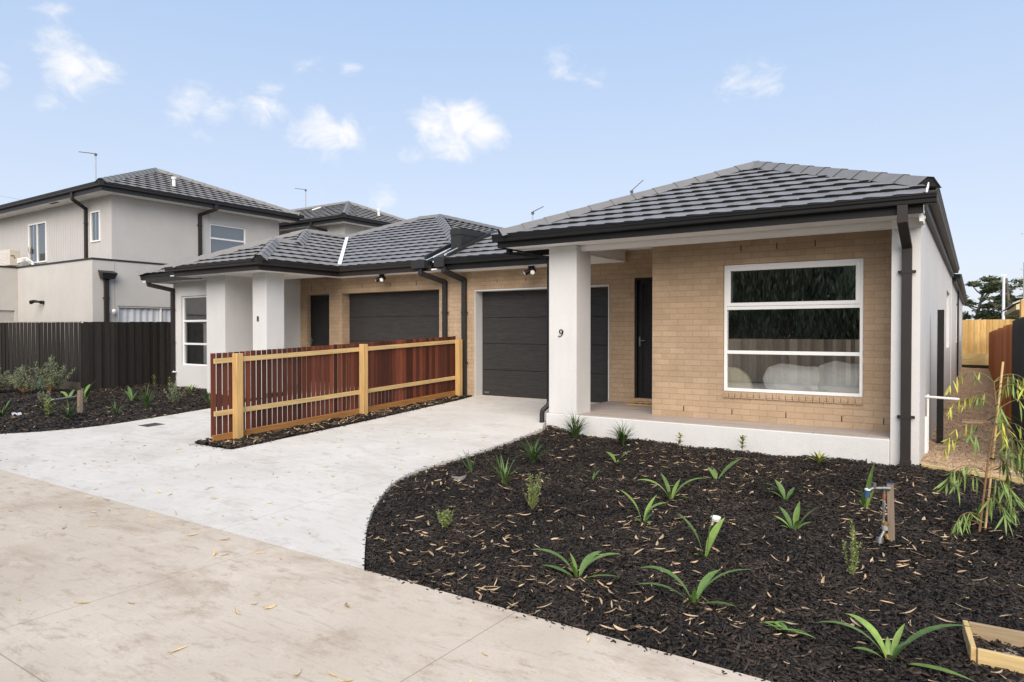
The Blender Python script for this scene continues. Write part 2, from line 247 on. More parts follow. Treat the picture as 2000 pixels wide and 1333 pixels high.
# ------------------------------------------------------------------ mesh builder
class MB:
    def __init__(s): s.v = []; s.f = []; s.m = []; s.mats = []
    def mi(s, m):
        if m not in s.mats: s.mats.append(m)
        return s.mats.index(m)
    def face(s, pts, m):
        b = len(s.v); s.v.extend([tuple(p) for p in pts]); s.f.append(tuple(range(b, b + len(pts)))); s.m.append(s.mi(m))
    def grid(s, rows, m, close=False):
        b = len(s.v); n = len(rows[0]); k = s.mi(m)
        for r in rows: s.v.extend([tuple(p) for p in r])
        for i in range(len(rows) - 1):
            for j in range(n if close else n - 1):
                j2 = (j + 1) % n
                s.f.append((b + i * n + j, b + i * n + j2, b + (i + 1) * n + j2, b + (i + 1) * n + j)); s.m.append(k)
    def hexa(s, p, m):
        b = len(s.v); s.v.extend([tuple(q) for q in p]); k = s.mi(m)
        for f in ((0, 3, 2, 1), (4, 5, 6, 7), (0, 1, 5, 4), (1, 2, 6, 5), (2, 3, 7, 6), (3, 0, 4, 7)):
            s.f.append(tuple(b + i for i in f)); s.m.append(k)
    def box(s, x0, x1, y0, y1, z0, z1, m):
        s.hexa([(x0, y0, z0), (x1, y0, z0), (x1, y1, z0), (x0, y1, z0), (x0, y0, z1), (x1, y0, z1), (x1, y1, z1), (x0, y1, z1)], m)
    def bar(s, p0, p1, w, h, m, up=(0, 0, 1)):
        p0 = Vector(p0); p1 = Vector(p1); d = (p1 - p0).normalized(); u = Vector(up); sd = d.cross(u)
        if sd.length < 1e-4: sd = d.cross(Vector((1, 0, 0)))
        sd.normalize(); u = sd.cross(d).normalized(); a = sd * w / 2; b = u * h / 2
        s.hexa([p0 - a - b, p0 + a - b, p1 + a - b, p1 - a - b, p0 - a + b, p0 + a + b, p1 + a + b, p1 - a + b], m)
    def sloped(s, x0, x1, y0, y1, za, zb, h, m):   # along y, vertical ends
        s.hexa([(x0, y0, za), (x1, y0, za), (x1, y1, zb), (x0, y1, zb), (x0, y0, za + h), (x1, y0, za + h), (x1, y1, zb + h), (x0, y1, zb + h)], m)
    def tube(s, pts, r, m, n=8, r1=None, cap=True):
        pts = [Vector(p) for p in pts]; rows = []; r1 = r if r1 is None else r1
        up = Vector((0, 0, 1)); prev = None
        for i, p in enumerate(pts):
            d = (pts[min(i + 1, len(pts) - 1)] - pts[max(i - 1, 0)]).normalized()
            if prev is None:
                a = d.cross(up)
                if a.length < .05: a = d.cross(Vector((1, 0, 0)))
            else: a = prev - d * prev.dot(d)
            a.normalize(); prev = a; b = d.cross(a); t = i / max(1, len(pts) - 1); rr = r + (r1 - r) * t
            rows.append([p + (a * math.cos(2 * math.pi * k / n) + b * math.sin(2 * math.pi * k / n)) * rr for k in range(n)])
        s.grid(rows, m, True)
        if cap: s.face(rows[0], m); s.face(rows[-1][::-1], m)
    def prism(s, poly, off, m):
        off = Vector(off); a = [Vector(p) for p in poly]; b = [p + off for p in a]; n = len(a)
        s.face(a[::-1], m); s.face(b, m)
        for i in range(n): s.face([a[i], a[(i + 1) % n], b[(i + 1) % n], b[i]], m)
    def build(s, name, parent=None, smooth=False, label=None, bevel=0, local=False):
        me = bpy.data.meshes.new(name); me.from_pydata(s.v, [], s.f)
        for m in s.mats: me.materials.append(m)
        me.polygons.foreach_set('material_index', s.m)
        me.update()
        bm = bmesh.new(); bm.from_mesh(me); bmesh.ops.recalc_face_normals(bm, faces=bm.faces) if not smooth == 'keep' else None
        bm.to_mesh(me); bm.free()
        if smooth is True: me.polygons.foreach_set('use_smooth', [True] * len(me.polygons))
        o = bpy.data.objects.new(name, me); COL.objects.link(o)
        if parent is not None:
            o.parent = parent
            if not local: o.matrix_parent_inverse = world_of(parent).inverted()
        if label: o['label'] = label
        if bevel:
            bv = o.modifiers.new('bevel', 'BEVEL'); bv.width = bevel; bv.segments = 2; bv.limit_method = 'ANGLE'
        return o
def world_of(o):
    m = o.matrix_basis.copy()
    if o.parent is not None: m = world_of(o.parent) @ o.matrix_parent_inverse @ m
    return m
def tag(o, label, cat, group=None):
    o['label'] = label; o['category'] = cat
    if group: o['group'] = group
    return o
def thing(name, loc, label, cat, group=None, rz=0):
    o = bpy.data.objects.new(name, None); COL.objects.link(o); o.location = loc; o.rotation_euler = (0, 0, rz); o.empty_display_size = .2
    return tag(o, label, cat, group)
def struct(o, kind='structure'): o['kind'] = kind; return o

def wall(mb, axis, c, t, u0, u1, z0, z1, holes, m):
    """wall in the plane axis=c running back by t, with rectangular holes (u0,u1,z0,z1)"""
    us = sorted({u0, u1, *[h[0] for h in holes], *[h[1] for h in holes]}); zs = sorted({z0, z1, *[h[2] for h in holes], *[h[3] for h in holes]})
    us = [u for u in us if u0 <= u <= u1]; zs = [z for z in zs if z0 <= z <= z1]
    P = (lambda u, d, z: (u, c + d, z)) if axis == 'y' else (lambda u, d, z: (c + d, u, z))
    solid = lambda i, j: 0 <= i < len(us) - 1 and 0 <= j < len(zs) - 1 and not any(h[0] <= (us[i] + us[i + 1]) / 2 <= h[1] and h[2] <= (zs[j] + zs[j + 1]) / 2 <= h[3] for h in holes)
    for i in range(len(us) - 1):
        for j in range(len(zs) - 1):
            if not solid(i, j): continue
            a, b, e, f = us[i], us[i + 1], zs[j], zs[j + 1]
            for d in (0, t): mb.face([P(a, d, e), P(b, d, e), P(b, d, f), P(a, d, f)], m)
            if not solid(i - 1, j): mb.face([P(a, 0, e), P(a, t, e), P(a, t, f), P(a, 0, f)], m)
            if not solid(i + 1, j): mb.face([P(b, 0, e), P(b, t, e), P(b, t, f), P(b, 0, f)], m)
            if not solid(i, j - 1): mb.face([P(a, 0, e), P(a, t, e), P(b, t, e), P(b, 0, e)], m)
            if not solid(i, j + 1): mb.face([P(a, 0, f), P(a, t, f), P(b, t, f), P(b, 0, f)], m)

T225 = math.tan(R(22.5))
GAP_SHADE = mat('tile_gap_shade', (.022, .021, .021), .9, .3, 9)  # shadow gap under tile courses and ridge caps, painted as a near-black edge colour
def tile_slope(mb, poly, m, gauge=.33, tw=.3, step=.034):
    """one roof plane of interlocking tiles; poly[0]->poly[1] is level"""
    P = [Vector(p) for p in poly]; o = P[0]; u = (P[1] - P[0]).normalized()
    n = None
    for q in P[2:]:
        n = u.cross(q - o)
        if n.length > 1e-3: break
    n.normalize()
    if n.z < 0: n = -n
    v = n.cross(u)
    if v.z < 0: v = -v
    uv = [((p - o).dot(u), (p - o).dot(v)) for p in P]; v0 = min(q[1] for q in uv); v1 = max(q[1] for q in uv)
    def span(t):
        xs = []
        for i in range(len(uv)):
            (a, b), (c, d) = uv[i], uv[(i + 1) % len(uv)]
            if abs(d - b) < 1e-6:
                if abs(b - t) < 1e-3: xs += [a, c]
            elif min(b, d) - 1e-6 <= t <= max(b, d) + 1e-6: xs.append(a + (c - a) * (t - b) / (d - b))
        return (min(xs), max(xs)) if xs else None
    offs = [0, .005, .011, .05, .10, .16, .22, .27]; hs = [-.004, -.004, .004, .0075, .006, .001, -.003, -.003]
    k = 0; t = v0
    while t < v1 - .02:
        t2 = min(t + gauge, v1); lo = span(t + 1e-4); hi = span(t2 - 1e-4)
        if lo and hi:
            a = min(lo[0], hi[0]); b = max(lo[1], hi[1]); ph = (k % 2) * tw / 2 + random.uniform(-.006, .006)
            us = [(a, 0)]; i0 = math.floor((a - ph) / tw)
            for i in range(i0, math.ceil((b - ph) / tw) + 1):
                jit = random.uniform(-.002, .002)
                for q, h in zip(offs, hs):
                    x = ph + i * tw + q
                    if a < x < b: us.append((x, h + jit))
            us.append((b, 0))
            r0, r1, r2 = [], [], []
            for x, h in us:
                xl = min(max(x, lo[0]), lo[1]); xh = min(max(x, hi[0]), hi[1])
                r0.append(o + u * xl + v * (t + .004) + n * -.006)
                r1.append(o + u * xl + v * (t - .012) + n * (step + h))
                r2.append(o + u * xh + v * t2 + n * (.004 + h * .5))
            mb.grid([r0, r1], GAP_SHADE); mb.grid([r1, r2], m)
        t += gauge; k += 1
def caps(mb, A, B, m, w=.125, d=.062, L=.385, crown=.035, base=.02):
    """ridge or hip capping of overlapping pieces from the low end A to the high end B"""
    A = Vector(A); B = Vector(B); D = B - A; n = max(1, round(D.length / L)); d0 = D.normalized(); sd = d0.cross(Vector((0, 0, 1))).normalized(); up = sd.cross(d0).normalized()
    for i in range(n):
        p = A + D * (i / n); q = A + D * ((i + 1) / n) + d0 * .05
        def sec(c, k): return [c - sd * w * k + up * (base - d * k * .9), c - sd * crown * k + up * (base + .045 * k), c + sd * crown * k + up * (base + .045 * k), c + sd * w * k + up * (base - d * k * .9)]
        a = sec(p - d0 * .02, 1.22); b = sec(q, 1.0)
        for j in range(3): mb.face([a[j], a[j + 1], b[j + 1], b[j]], m)
        a2 = [p - d0 * -.01 + (x - p) * .72 for x in a]
        for j in range(3): mb.face([a[j], a[j + 1], a2[j + 1], a2[j]], GAP_SHADE)
        mb.face(a2, GAP_SHADE); mb.face([a[0], a[3], b[3], b[0]], GAP_SHADE)
GPROF = [(0, 0), (.085, 0), (.098, .012), (.100, .05), (.112, .066), (.114, .092), (.122, .097), (.122, .116), (.112, .118), (.104, .108), (0, .108)]
def gutter(mb, p0, p1, out, m):
    p0 = Vector(p0); p1 = Vector(p1); out = Vector(out); z = Vector((0, 0, 1))
    r0 = [p0 + out * a + z * b for a, b in GPROF]; r1 = [p1 + out * a + z * b for a, b in GPROF]
    mb.grid([r0, r1], m, True); mb.face(r0, m); mb.face(r1[::-1], m)
def window(parent, axis, c, u0, u1, z0, z1, bars, glass, rec=.06, fw=.045, name='window', sash=None, dirn=1, label=None, mull=()):
    """aluminium frame with glazing; bars = transom heights; dirn is the way in"""
    f = MB()
    def bx(a, b, e, g, d0, d1):
        lo, hi = sorted((c + dirn * d0, c + dirn * d1))
        if axis == 'y': f.box(a, b, lo, hi, e, g, WHITE)
        else: f.box(lo, hi, a, b, e, g, WHITE)
    g = .003
    bx(u0 + g, u0 + fw, z0 + g, z1 - g, rec - .02, rec + .05); bx(u1 - fw, u1 - g, z0 + g, z1 - g, rec - .02, rec + .05)
    bx(u0 + fw, u1 - fw, z0 + g, z0 + fw, rec - .02, rec + .05); bx(u0 + fw, u1 - fw, z1 - fw, z1 - g, rec - .02, rec + .05)
    zz = [z0 + fw] + list(bars) + [z1 - fw]
    for b in bars: bx(u0 + fw, u1 - fw, b - fw * .55, b + fw * .55, rec - .014, rec + .048)
    for mu in mull: bx(mu - fw * .5, mu + fw * .5, z0 + fw, z1 - fw, rec - .012, rec + .046)
    if sash is not None:
        lo, hi = sash; k = .05
        bx(u0 + fw, u0 + fw + k, lo, hi, rec - .026, rec - .002); bx(u1 - fw - k, u1 - fw, lo, hi, rec - .026, rec - .002)
        bx(u0 + fw + k, u1 - fw - k, lo, lo + k, rec - .026, rec - .002); bx(u0 + fw + k, u1 - fw - k, hi - k, hi, rec - .026, rec - .002)
    w = f.build(name, parent, label=label, bevel=.004)
    for i in range(len(zz) - 1):
        p = MB(); y = c + dirn * (rec + .02)
        us = [u0 + fw * .5] + list(mull) + [u1 - fw * .5]
        for j in range(len(us) - 1):
            a, b = us[j] + .002, us[j + 1] - .002
            q = [(a, zz[i] - .01), (b, zz[i] - .01), (b, zz[i + 1] + .01), (a, zz[i + 1] + .01)]
            p.face([(u, y, z) if axis == 'y' else (y, u, z) for u, z in q], glass)
        p.build('pane', w)
    return w
def downpipe(parent, pts, w=.095, d=.055, m=None, brackets=(), bn=(0, -1, 0), shoe=None, label=None):
    m = m or DPIPE; mb = MB(); pts = [Vector(p) for p in pts]
    for i in range(len(pts) - 1):
        a, b = pts[i], pts[i + 1]; up = Vector(bn)
        dd = (b - a).normalized()
        mb.bar(a - dd * (.02 if i else 0), b + dd * (.02 if i < len(pts) - 2 else 0), w, d, m, up=up)
    if shoe:
        e = pts[-1]; mb.box(e.x - w * .56, e.x + w * .56, e.y - d * .62, e.y + d * .62, e.z - .14, e.z + .02, m)
    o = mb.build('downpipe', parent, label=label, bevel=.004)
    for z in brackets:
        e = pts[-1]; q = MB(); t = Vector(bn).cross(Vector((0, 0, 1))).normalized()
        c = Vector((e.x, e.y, z)); n = Vector(bn).normalized()
        q.bar(c - t * (w * .5 + .04) - n * .012, c + t * (w * .5 + .04) - n * .012, .006, .035, m)
        q.bar(c - t * (w * .5 + .005) + n * (d * .5 + .002), c + t * (w * .5 + .005) + n * (d * .5 + .002), .006, .035, m)
        q.build('bracket', o)
    return o
def digit(parent, ch, pos, h, nrm='y'):
    """raised house numeral made of swept strokes"""
    mb = MB(); x0, y0, z0 = pos
    def stroke(pts, ws):
        for i in range(len(pts) - 1):
            (a, b), (c, d) = pts[i], pts[i + 1]; dx, dz = c - a, d - b; l = math.hypot(dx, dz) or 1; nx, nz = -dz / l, dx / l
            w0, w1 = ws[i] / 2, ws[i + 1] / 2
            q = [(a + nx * w0, b + nz * w0), (a - nx * w0, b - nz * w0), (c - nx * w1, d - nz * w1), (c + nx * w1, d + nz * w1)]
            mb.prism([(x0 + p[0] * h, y0, z0 + p[1] * h) for p in q], (0, -.014, 0), NUMB)
    def ring(cx, cz, rx, rz, thick=.12, thin=.06):
        pts = []; ws = []
        for k in range(29):
            t = 2 * math.pi * k / 28; pts.append((cx + rx * math.cos(t), cz + rz * math.sin(t))); ws.append(thin + (thick - thin) * abs(math.cos(t)))
        stroke(pts, ws)
    if ch == '8': ring(0, .74, .19, .22); ring(0, .27, .23, .25)
    else:
        ring(-.03, .68, .22, .27)
        pts = []; ws = []
        for k in range(15):
            t = R(20 - 128 * k / 14); pts.append((-.28 + .53 * math.cos(t) , .60 + .60 * math.sin(t) * .98)); ws.append(.13 - .07 * k / 14)
        stroke(pts, ws); ring(-.36, .06, .03, .03, .07, .07)
    return mb.build('house_number', parent)

# ------------------------------------------------------------------ ground, road, driveway, beds
def zc(y): return -0.424 if y < 3.45 else -0.424 + (y - 3.45) * .043
def bump(x, y): return .014 * math.sin(x * 2.3 + 1.1) * math.sin(y * 1.9) + .010 * math.sin(x * 5.1 + y * 3.7) + .006 * math.sin(x * 11 - y * 9.3)
_ED = [(-3.616, 3.46), (-4.113, 3.954), (-4.50, 4.38), (-4.84, 4.84), (-5.14, 5.32), (-5.30, 5.80), (-5.32, 6.4), (-5.30, 6.97), (-5.33, 7.84), (-5.42, 8.85), (-5.62, 9.28)]
def _dist(x, y):
    b = 9.
    for i in range(len(_ED) - 1):
        (x0, y0), (x1, y1) = _ED[i], _ED[i + 1]; dx, dy = x1 - x0, y1 - y0; t = max(0, min(1, ((x - x0) * dx + (y - y0) * dy) / (dx * dx + dy * dy))); b = min(b, math.hypot(x - x0 - t * dx, y - y0 - t * dy))
    return b
def zm(x, y):
    z = -.452 + max(-.02, (y - 3.4) * .0236) + bump(x, y)
    if x < -1.8:
        w = math.exp(-(_dist(x, y) / .45) ** 2); z = z * (1 - w) + (zc(y) - .035) * w
    return z
def zl(x, y): return zc(max(y, 3.45)) - .02 + bump(x, y)
g = MB(); g.face([(-600, -600, -.72), (600, -600, -.72), (600, 900, -.72), (-600, 900, -.72)], DIRT); struct(g.build('ground'))
g = MB(); g.box(-70, 40, -3.3, 3.452, -.6, -.424, ROADC); struct(g.build('road'))
def sheet(name, outline, zf, thick, m):
    mb = MB(); top = [Vector((x, y, zf(y))) for x, y in outline]
    mb.face(top, m); n = len(top)
    for i in range(n): mb.face([top[i], top[(i + 1) % n], top[(i + 1) % n] - Vector((0, 0, thick)), top[i] - Vector((0, 0, thick))], m)
    o = mb.build(name); return o
EDGE_R = [(-3.616, 3.46), (-3.86, 3.70), (-4.113, 3.954), (-4.32, 4.17), (-4.50, 4.38), (-4.68, 4.61), (-4.84, 4.84), (-5.0, 5.08), (-5.14, 5.32), (-5.24, 5.56), (-5.30, 5.80), (-5.325, 6.1), (-5.32, 6.4), (-5.30, 6.97), (-5.33, 7.84), (-5.42, 8.85), (-5.66, 9.28)]
EDGE_L = [(-12.72, 9.3), (-12.5, 8.0), (-12.43, 7.4), (-12.36, 6.8), (-12.3, 6.2), (-12.32, 5.75), (-12.42, 5.4), (-12.65, 4.95), (-13.08, 4.5), (-13.8, 4.1), (-14.7, 3.75), (-15.8, 3.46)]
drive = EDGE_R + [(-5.66, 11.75), (-12.72, 11.75)] + EDGE_L
struct(sheet('driveway', drive, zc, .16, CONC))
def inside(px, py, poly):
    r = np.zeros(len(px), bool); j = len(poly) - 1
    for i in range(len(poly)):
        xi, yi = poly[i]; xj, yj = poly[j]
        c = ((yi > py) != (yj > py)) & (px < (xj - xi) * (py - yi) / ((yj - yi) or 1e-9) + xi); r ^= c; j = i
    return r
def vz(f, x, y): return np.array([f(a, b) for a, b in zip(x, y)])
def bed_base(name, poly, f, step):
    xs = [p[0] for p in poly]; ys = [p[1] for p in poly]; X = np.arange(min(xs) - step, max(xs) + step, step); Y = np.arange(min(ys) - step, max(ys) + step, step)
    mb = MB(); gx, gy = np.meshgrid(X[:-1] + step / 2, Y[:-1] + step / 2, indexing='ij'); ok = inside(gx.ravel(), gy.ravel(), poly).reshape(gx.shape)
    for i in range(ok.shape[0]):
        for j in range(ok.shape[1]):
            if ok[i, j]: mb.face([(x, y, f(x, y) - .012) for x, y in ((X[i], Y[j]), (X[i + 1], Y[j]), (X[i + 1], Y[j + 1]), (X[i], Y[j + 1]))], MULCH)
    return mb
def chip_mesh(n, poly, f, la, lb, th, tilt, lift, pw=None, asp=(.16, .45)):
    xs = [p[0] for p in poly]; ys = [p[1] for p in poly]; x = np.empty(0); y = np.empty(0)
    while len(x) < n:
        a = rng.uniform(min(xs), max(xs), n); b = rng.uniform(min(ys), max(ys), n); k = inside(a, b, poly)
        if pw is not None: k &= rng.random(n) < pw(a, b)
        x = np.concatenate([x, a[k]]); y = np.concatenate([y, b[k]])
    x, y = x[:n], y[:n]; z = vz(f, x, y) + rng.uniform(*lift, n)
    L = rng.uniform(*la, n); Wd = L * rng.uniform(*asp, n); Wd = np.clip(Wd, lb[0], lb[1]); H = rng.uniform(*th, n)
    yaw = rng.uniform(0, 2 * np.pi, n); pit = rng.normal(0, tilt, n); rol = rng.normal(0, tilt * 1.3, n)
    d = np.stack([np.cos(yaw) * np.cos(pit), np.sin(yaw) * np.cos(pit), np.sin(pit)], 1); s0 = np.stack([-np.sin(yaw), np.cos(yaw), 0 * yaw], 1)
    n0 = np.cross(d, s0); s = s0 * np.cos(rol)[:, None] + n0 * np.sin(rol)[:, None]; nn = np.cross(d, s); c = np.stack([x, y, z], 1)
    return c, d * L[:, None], s * Wd[:, None], nn * H[:, None]
def chips_to_object(name, c, d, s, h, m):
    n = len(c); tp = rng.uniform(.45, 1, (n, 1)); V = np.stack([c - d - s * tp - h, c + d - s - h, c + d + s * tp - h, c - d + s - h, c - d * .92 - s * tp * .8 + h, c + d * .9 - s * .8 + h, c + d * .95 + s * tp * .85 + h, c - d * .9 + s * .8 + h], 1).reshape(-1, 3)
    fc = np.array([(4, 5, 6, 7), (0, 1, 5, 4), (1, 2, 6, 5), (2, 3, 7, 6), (3, 0, 4, 7)]); Fc = (np.arange(n)[:, None, None] * 8 + fc[None]).reshape(-1, 4)
    me = bpy.data.meshes.new(name); me.vertices.add(len(V)); me.vertices.foreach_set('co', V.ravel())
    me.loops.add(Fc.size); me.loops.foreach_set('vertex_index', Fc.ravel()); me.polygons.add(len(Fc)); me.polygons.foreach_set('loop_start', np.arange(len(Fc)) * 4)
    me.materials.append(m); me.update(calc_edges=True); me.validate(); o = bpy.data.objects.new(name, me); COL.objects.link(o); return o
BED_R = [(p[0] + .015, p[1]) for p in EDGE_R[:-2]] + [(-5.38, 8.85), (-5.60, 9.27), (-.835, 9.27), (-.53, 9.33), (1.3, 8.62), (1.3, 3.47)]
BED_L = [(x - .015, y) for x, y in EDGE_L[1:]] + [(-30, 3.46), (-30, 8.34), (-18.95, 8.34), (-18.95, 9.94), (-14.97, 9.94), (-14.97, 9.3), (-12.75, 9.3)]
STRIP = [(-9.27, 5.585), (-8.39, 5.59), (-8.45, 8.2), (-8.56, 9.74), (-8.62, 10.8), (-8.72, 11.44), (-9.27, 11.44)]
def zs(x, y): return zc(y) + .012 + .006 * math.sin(x * 21 + y * 9)
struct(bed_base('soil', BED_R, zm, .06).build('garden_soil'))
struct(bed_base('soil', BED_L, zl, .12).build('garden_soil'))
mb = MB(); mb.face([(x, y, zc(y) + .006) for x, y in STRIP], MULCH); struct(mb.build('garden_soil'))
dens = lambda a, b: np.clip(4.6 / np.hypot(a + .8, b), .25, 1)
struct(chips_to_object('mulch', *chip_mesh(125000, BED_R, zm, (.008, .034), (.0022, .008), (.0012, .0042), .28, (-.010, .018), dens, asp=(.08, .34)), CHIP), 'stuff')
BED_X = [(1.3, 3.47), (1.3, 8.62), (1.6, 8.5), (4, 8.5), (4, 3.47)]
struct(bed_base('soil', BED_X, zm, .2).build('garden_soil')); struct(chips_to_object('mulch', *chip_mesh(9000, BED_X, zm, (.014, .045), (.004, .012), (.002, .005), .27, (-.010, .018)), CHIP), 'stuff')
struct(chips_to_object('mulch', *chip_mesh(30000, BED_L, zl, (.022, .055), (.006, .016), (.003, .007), .25, (-.01, .02), lambda a, b: np.clip(1 - (-a - 20) / 8, 0, 1)), CHIP), 'stuff')
struct(chips_to_object('mulch', *chip_mesh(6000, STRIP, zs, (.018, .045), (.006, .012), (.003, .006), .28, (-.004, .022)), CHIP), 'stuff')
def leaf_litter(name, n, poly, f, ln, lift, m, pw=None):
    c, d, s, h = chip_mesh(n, poly, f, ln, (.003, .0115), (.0006, .001), .2, lift, pw, (.10, .36)); mb = MB()
    for i in range(n):
        C, D, S = Vector(c[i]), Vector(d[i]), Vector(s[i]) * random.uniform(.55, 1.15); up = D.cross(S).normalized(); up = up if up.z > 0 else -up
        cv = random.uniform(-.6, .6) ; k = random.uniform(.05, .35) * D.length; rows = []
        for t, w in ((-1, .08), (-.6, .7), (-.1, 1), (.45, .75), (1, .05)):
            p = C + D * t + S * (cv * (t * t - .4) * 2) + up * k * (t * t) * .6; rows.append([p - S * w + up * .004, p + up * 0, p + S * w + up * .004])
        mb.grid(rows, m)
    return struct(mb.build(name, smooth='keep'), 'stuff')
CL = rng.uniform((-5.4, 3.4), (1, 9.2), (60, 2)); CW = rng.uniform(.12, .5, 60)
clump = lambda a, b: np.clip(.22 + sum(np.exp(-((a - c[0]) ** 2 + (b - c[1]) ** 2) / w ** 2) for c, w in zip(CL, CW)), 0, 1) * np.clip(3.8 / np.hypot(a + 1.2, b), .15, 1)
leaf_litter('leaf_litter', 1250, BED_R, zm, (.014, .056), (.012, .026), LITTER, clump)
leaf_litter('leaf_litter', 420, BED_L, zl, (.025, .055), (.015, .03), LITTER, lambda a, b: np.clip(1 - (-a - 18) / 6, 0, 1))
leaf_litter('leaf_litter', 260, STRIP, zs, (.03, .065), (.02, .035), LITTER, lambda a, b: .2 + .8 * (a > -8.85))
leaf_litter('fallen_leaves', 95, [(-16, 3.44), (-1.0, 3.44), (-.9, 2.0), (-16, 1.2)], lambda x, y: -.424, (.025, .06), (.003, .007), LITTERY)
leaf_litter('fallen_leaves', 10, [(-3.6, 3.4), (-1.0, 3.4), (-.8, 1.9), (-3.6, 1.9)], lambda x, y: -.424, (.03, .06), (.003, .007), LITTERY)
leaf_litter('fallen_leaves', 110, [(p[0] - .05, p[1]) for p in EDGE_R[:12]] + [(-5.5, 8), (-8.2, 8), (-8.2, 5.4), (-12, 5.3), (-12.6, 4.2), (-14.5, 3.5)], lambda x, y: zc(y), (.018, .045), (.003, .007), LITTERY)

def spill(n, pts, w, f, out):
    P = []; 
    for _ in range(n):
        i = random.randrange(len(pts) - 1); t = random.random(); x = pts[i][0] + (pts[i + 1][0] - pts[i][0]) * t; y = pts[i][1] + (pts[i + 1][1] - pts[i][1]) * t; k = abs(random.gauss(0, w)); P.append((x + out[0] * k, y + out[1] * k))
    c, d, s, h = chip_mesh(n, [(-1, -1), (1, -1), (1, 1), (-1, 1)], lambda a, b: 0, (.003, .014), (.0015, .005), (.001, .003), .12, (.002, .004))
    for i, (x, y) in enumerate(P): c[i] = (x, y, f(y) + .004)
    return struct(chips_to_object('mulch', c, d, s, h, CHIP), 'stuff')
spill(90, EDGE_R, .035, zc, (-.8, .5)); spill(130, [(-3.6, 3.45), (1.2, 3.45)], .03, zc, (0, -1)); spill(70, EDGE_L, .06, zc, (1, -.2)); spill(90, [(-8.39, 5.6), (-8.45, 8.2), (-8.6, 10.8)], .06, zc, (1, 0)); spill(40, [(-9.27, 5.585), (-8.39, 5.59)], .05, zc, (0, -1))
# gravel side path with its timber edging
PATH = [(-.53, 9.36), (.62, 8.93), (.62, 38.6), (-.6, 38.6), (-.6, 21)]
def zp(x, y): return -.31 - .09 * min(1, max(0, (y - 9) / 14)) + .6 * bump(x * 1.7, y * 1.3) + .05 * max(0, .0 - x) * 1.0
mb = MB(); X = np.linspace(-.62, .62, 15); Y = np.concatenate([np.arange(9.02, 16, .12), np.arange(16, 39, .5)])
rows = [[(x, y if y > 9.03 else 9.36 - (x + .53) * .374, zp(x, y)) for x in X] for y in Y if y > 9.45]
rows.insert(0, [(x, 9.37 - (x + .53) * .374, zp(x, 9.3)) for x in X]); mb.grid(rows, GRAVEL); struct(mb.build('gravel_path', smooth=True))
struct(chips_to_object('gravel', *chip_mesh(9000, [(-.53, 9.42), (.62, 9.0), (.62, 26), (-.53, 26)], zp, (.005, .016), (.004, .012), (.003, .007), .4, (-.003, .005), lambda a, b: np.clip(1.2 - (b - 9) / 16, .1, 1)), STONE), 'stuff')
mb = MB(); mb.bar((-.51, 9.335, -.325), (1.3, 8.66, -.325), .03, .11, PINEX); tag(mb.build('garden_edging', bevel=.004), 'pale pine edging board between black mulch and gravel path', 'edging board')
mb = MB(); mb.face([(-.6, 38.0, -.36), (.7, 38.0, -.36), (.7, 39.3, -.30), (-.6, 39.3, -.30)], MULCH); struct(mb.build('garden_soil'))

# ------------------------------------------------------------------ house number 9
ZS = 2.61
H9 = thing('single_storey_house', (-3.3, 9.96, 0), 'cream brick and white render single storey house with numeral 9 on its pillar', 'house')
mb = MB(); YW = 9.958; YE = 11.453
wall(mb, 'y', YW, .115, -4.12, -.835, -.3, 2.78, [(-3.03, -1.21, .415, 2.24)], BRICK)
mb.face([(-4.12, YW, -.3), (-4.12, YE, -.3), (-4.12, YE, 2.78), (-4.12, YW, 2.78)], BRICK)
wall(mb, 'y', YE, .30, -9.262, -4.123, -.3, 2.78, [(-8.672, -5.573, -.3, 2.145), (-5.08, -4.2, .03, 2.24)], BRICK)
for x in (-2.783, -2.293, -1.798): mb.box(x - .006, x + .006, YW - .0015, YW + .01, 2.425, 2.513, BLACK)
for x in (-2.90, -2.16, -1.458, -.967): mb.box(x - .006, x + .006, YW - .0015, YW + .01, .083, .161, BLACK)
for x in (-3.62,): mb.box(x - .006, x + .006, YW - .0015, YW + .01, .083, .161, BLACK)
for x in (-8.1, -7.4, -6.7, -6.0, -4.6): mb.box(x - .006, x + .006, YE - .0015, YE + .01, 2.27, 2.35, BLACK)
mb.box(-8.72, -8.708, YE - .002, YE + .01, -.05, 2.55, mat('tan_joint', (.42, .33, .23)))
mb.box(-1.2, -1.19, YW - .002, YW + .01, .0, .42, MATS['tan_joint']); mb.box(-1.2, -1.19, YW - .002, YW + .01, 2.25, 2.6, MATS['tan_joint'])
mb.build('brick_wall', H9)
mb = MB()   # brick window sill course
for i in range(21):
    x = -3.03 + i * .0867; mb.hexa([(x + .004, YW - .02, .322), (x + .083, YW - .02, .322), (x + .083, YW + .1, .322), (x + .004, YW + .1, .322), (x + .004, YW - .02, .395), (x + .083, YW - .02, .395), (x + .083, YW + .1, .415), (x + .004, YW + .1, .415)], BRICK)
mb.build('window_sill', H9, bevel=.004)
mb = MB()
mb.box(-.835, -.535, 9.33, 9.96, -.6, 2.80, RENDER)
wall(mb, 'x', -.535, -.16, 9.963, 21.3, -.6, 2.80, [(18.05, 20.2, .9, 2.2)], RENDER)
wall(mb, 'x', -.52, -.16, 21.3, 39.0, -.6, 2.80, [(26.4, 28.2, .9, 2.2), (33.0, 34.5, .9, 2.2)], RENDER)
mb.build('rendered_wall', H9)
window(H9, 'x', -.535, 18.05, 20.2, .9, 2.2, [], GLASSD, dirn=-1, rec=.08)
window(H9, 'x', -.52, 26.4, 28.2, .9, 2.2, [], GLASSD, dirn=-1, rec=.08)
window(H9, 'x', -.52, 33.0, 34.5, .9, 2.2, [], GLASSD, dirn=-1, rec=.08)
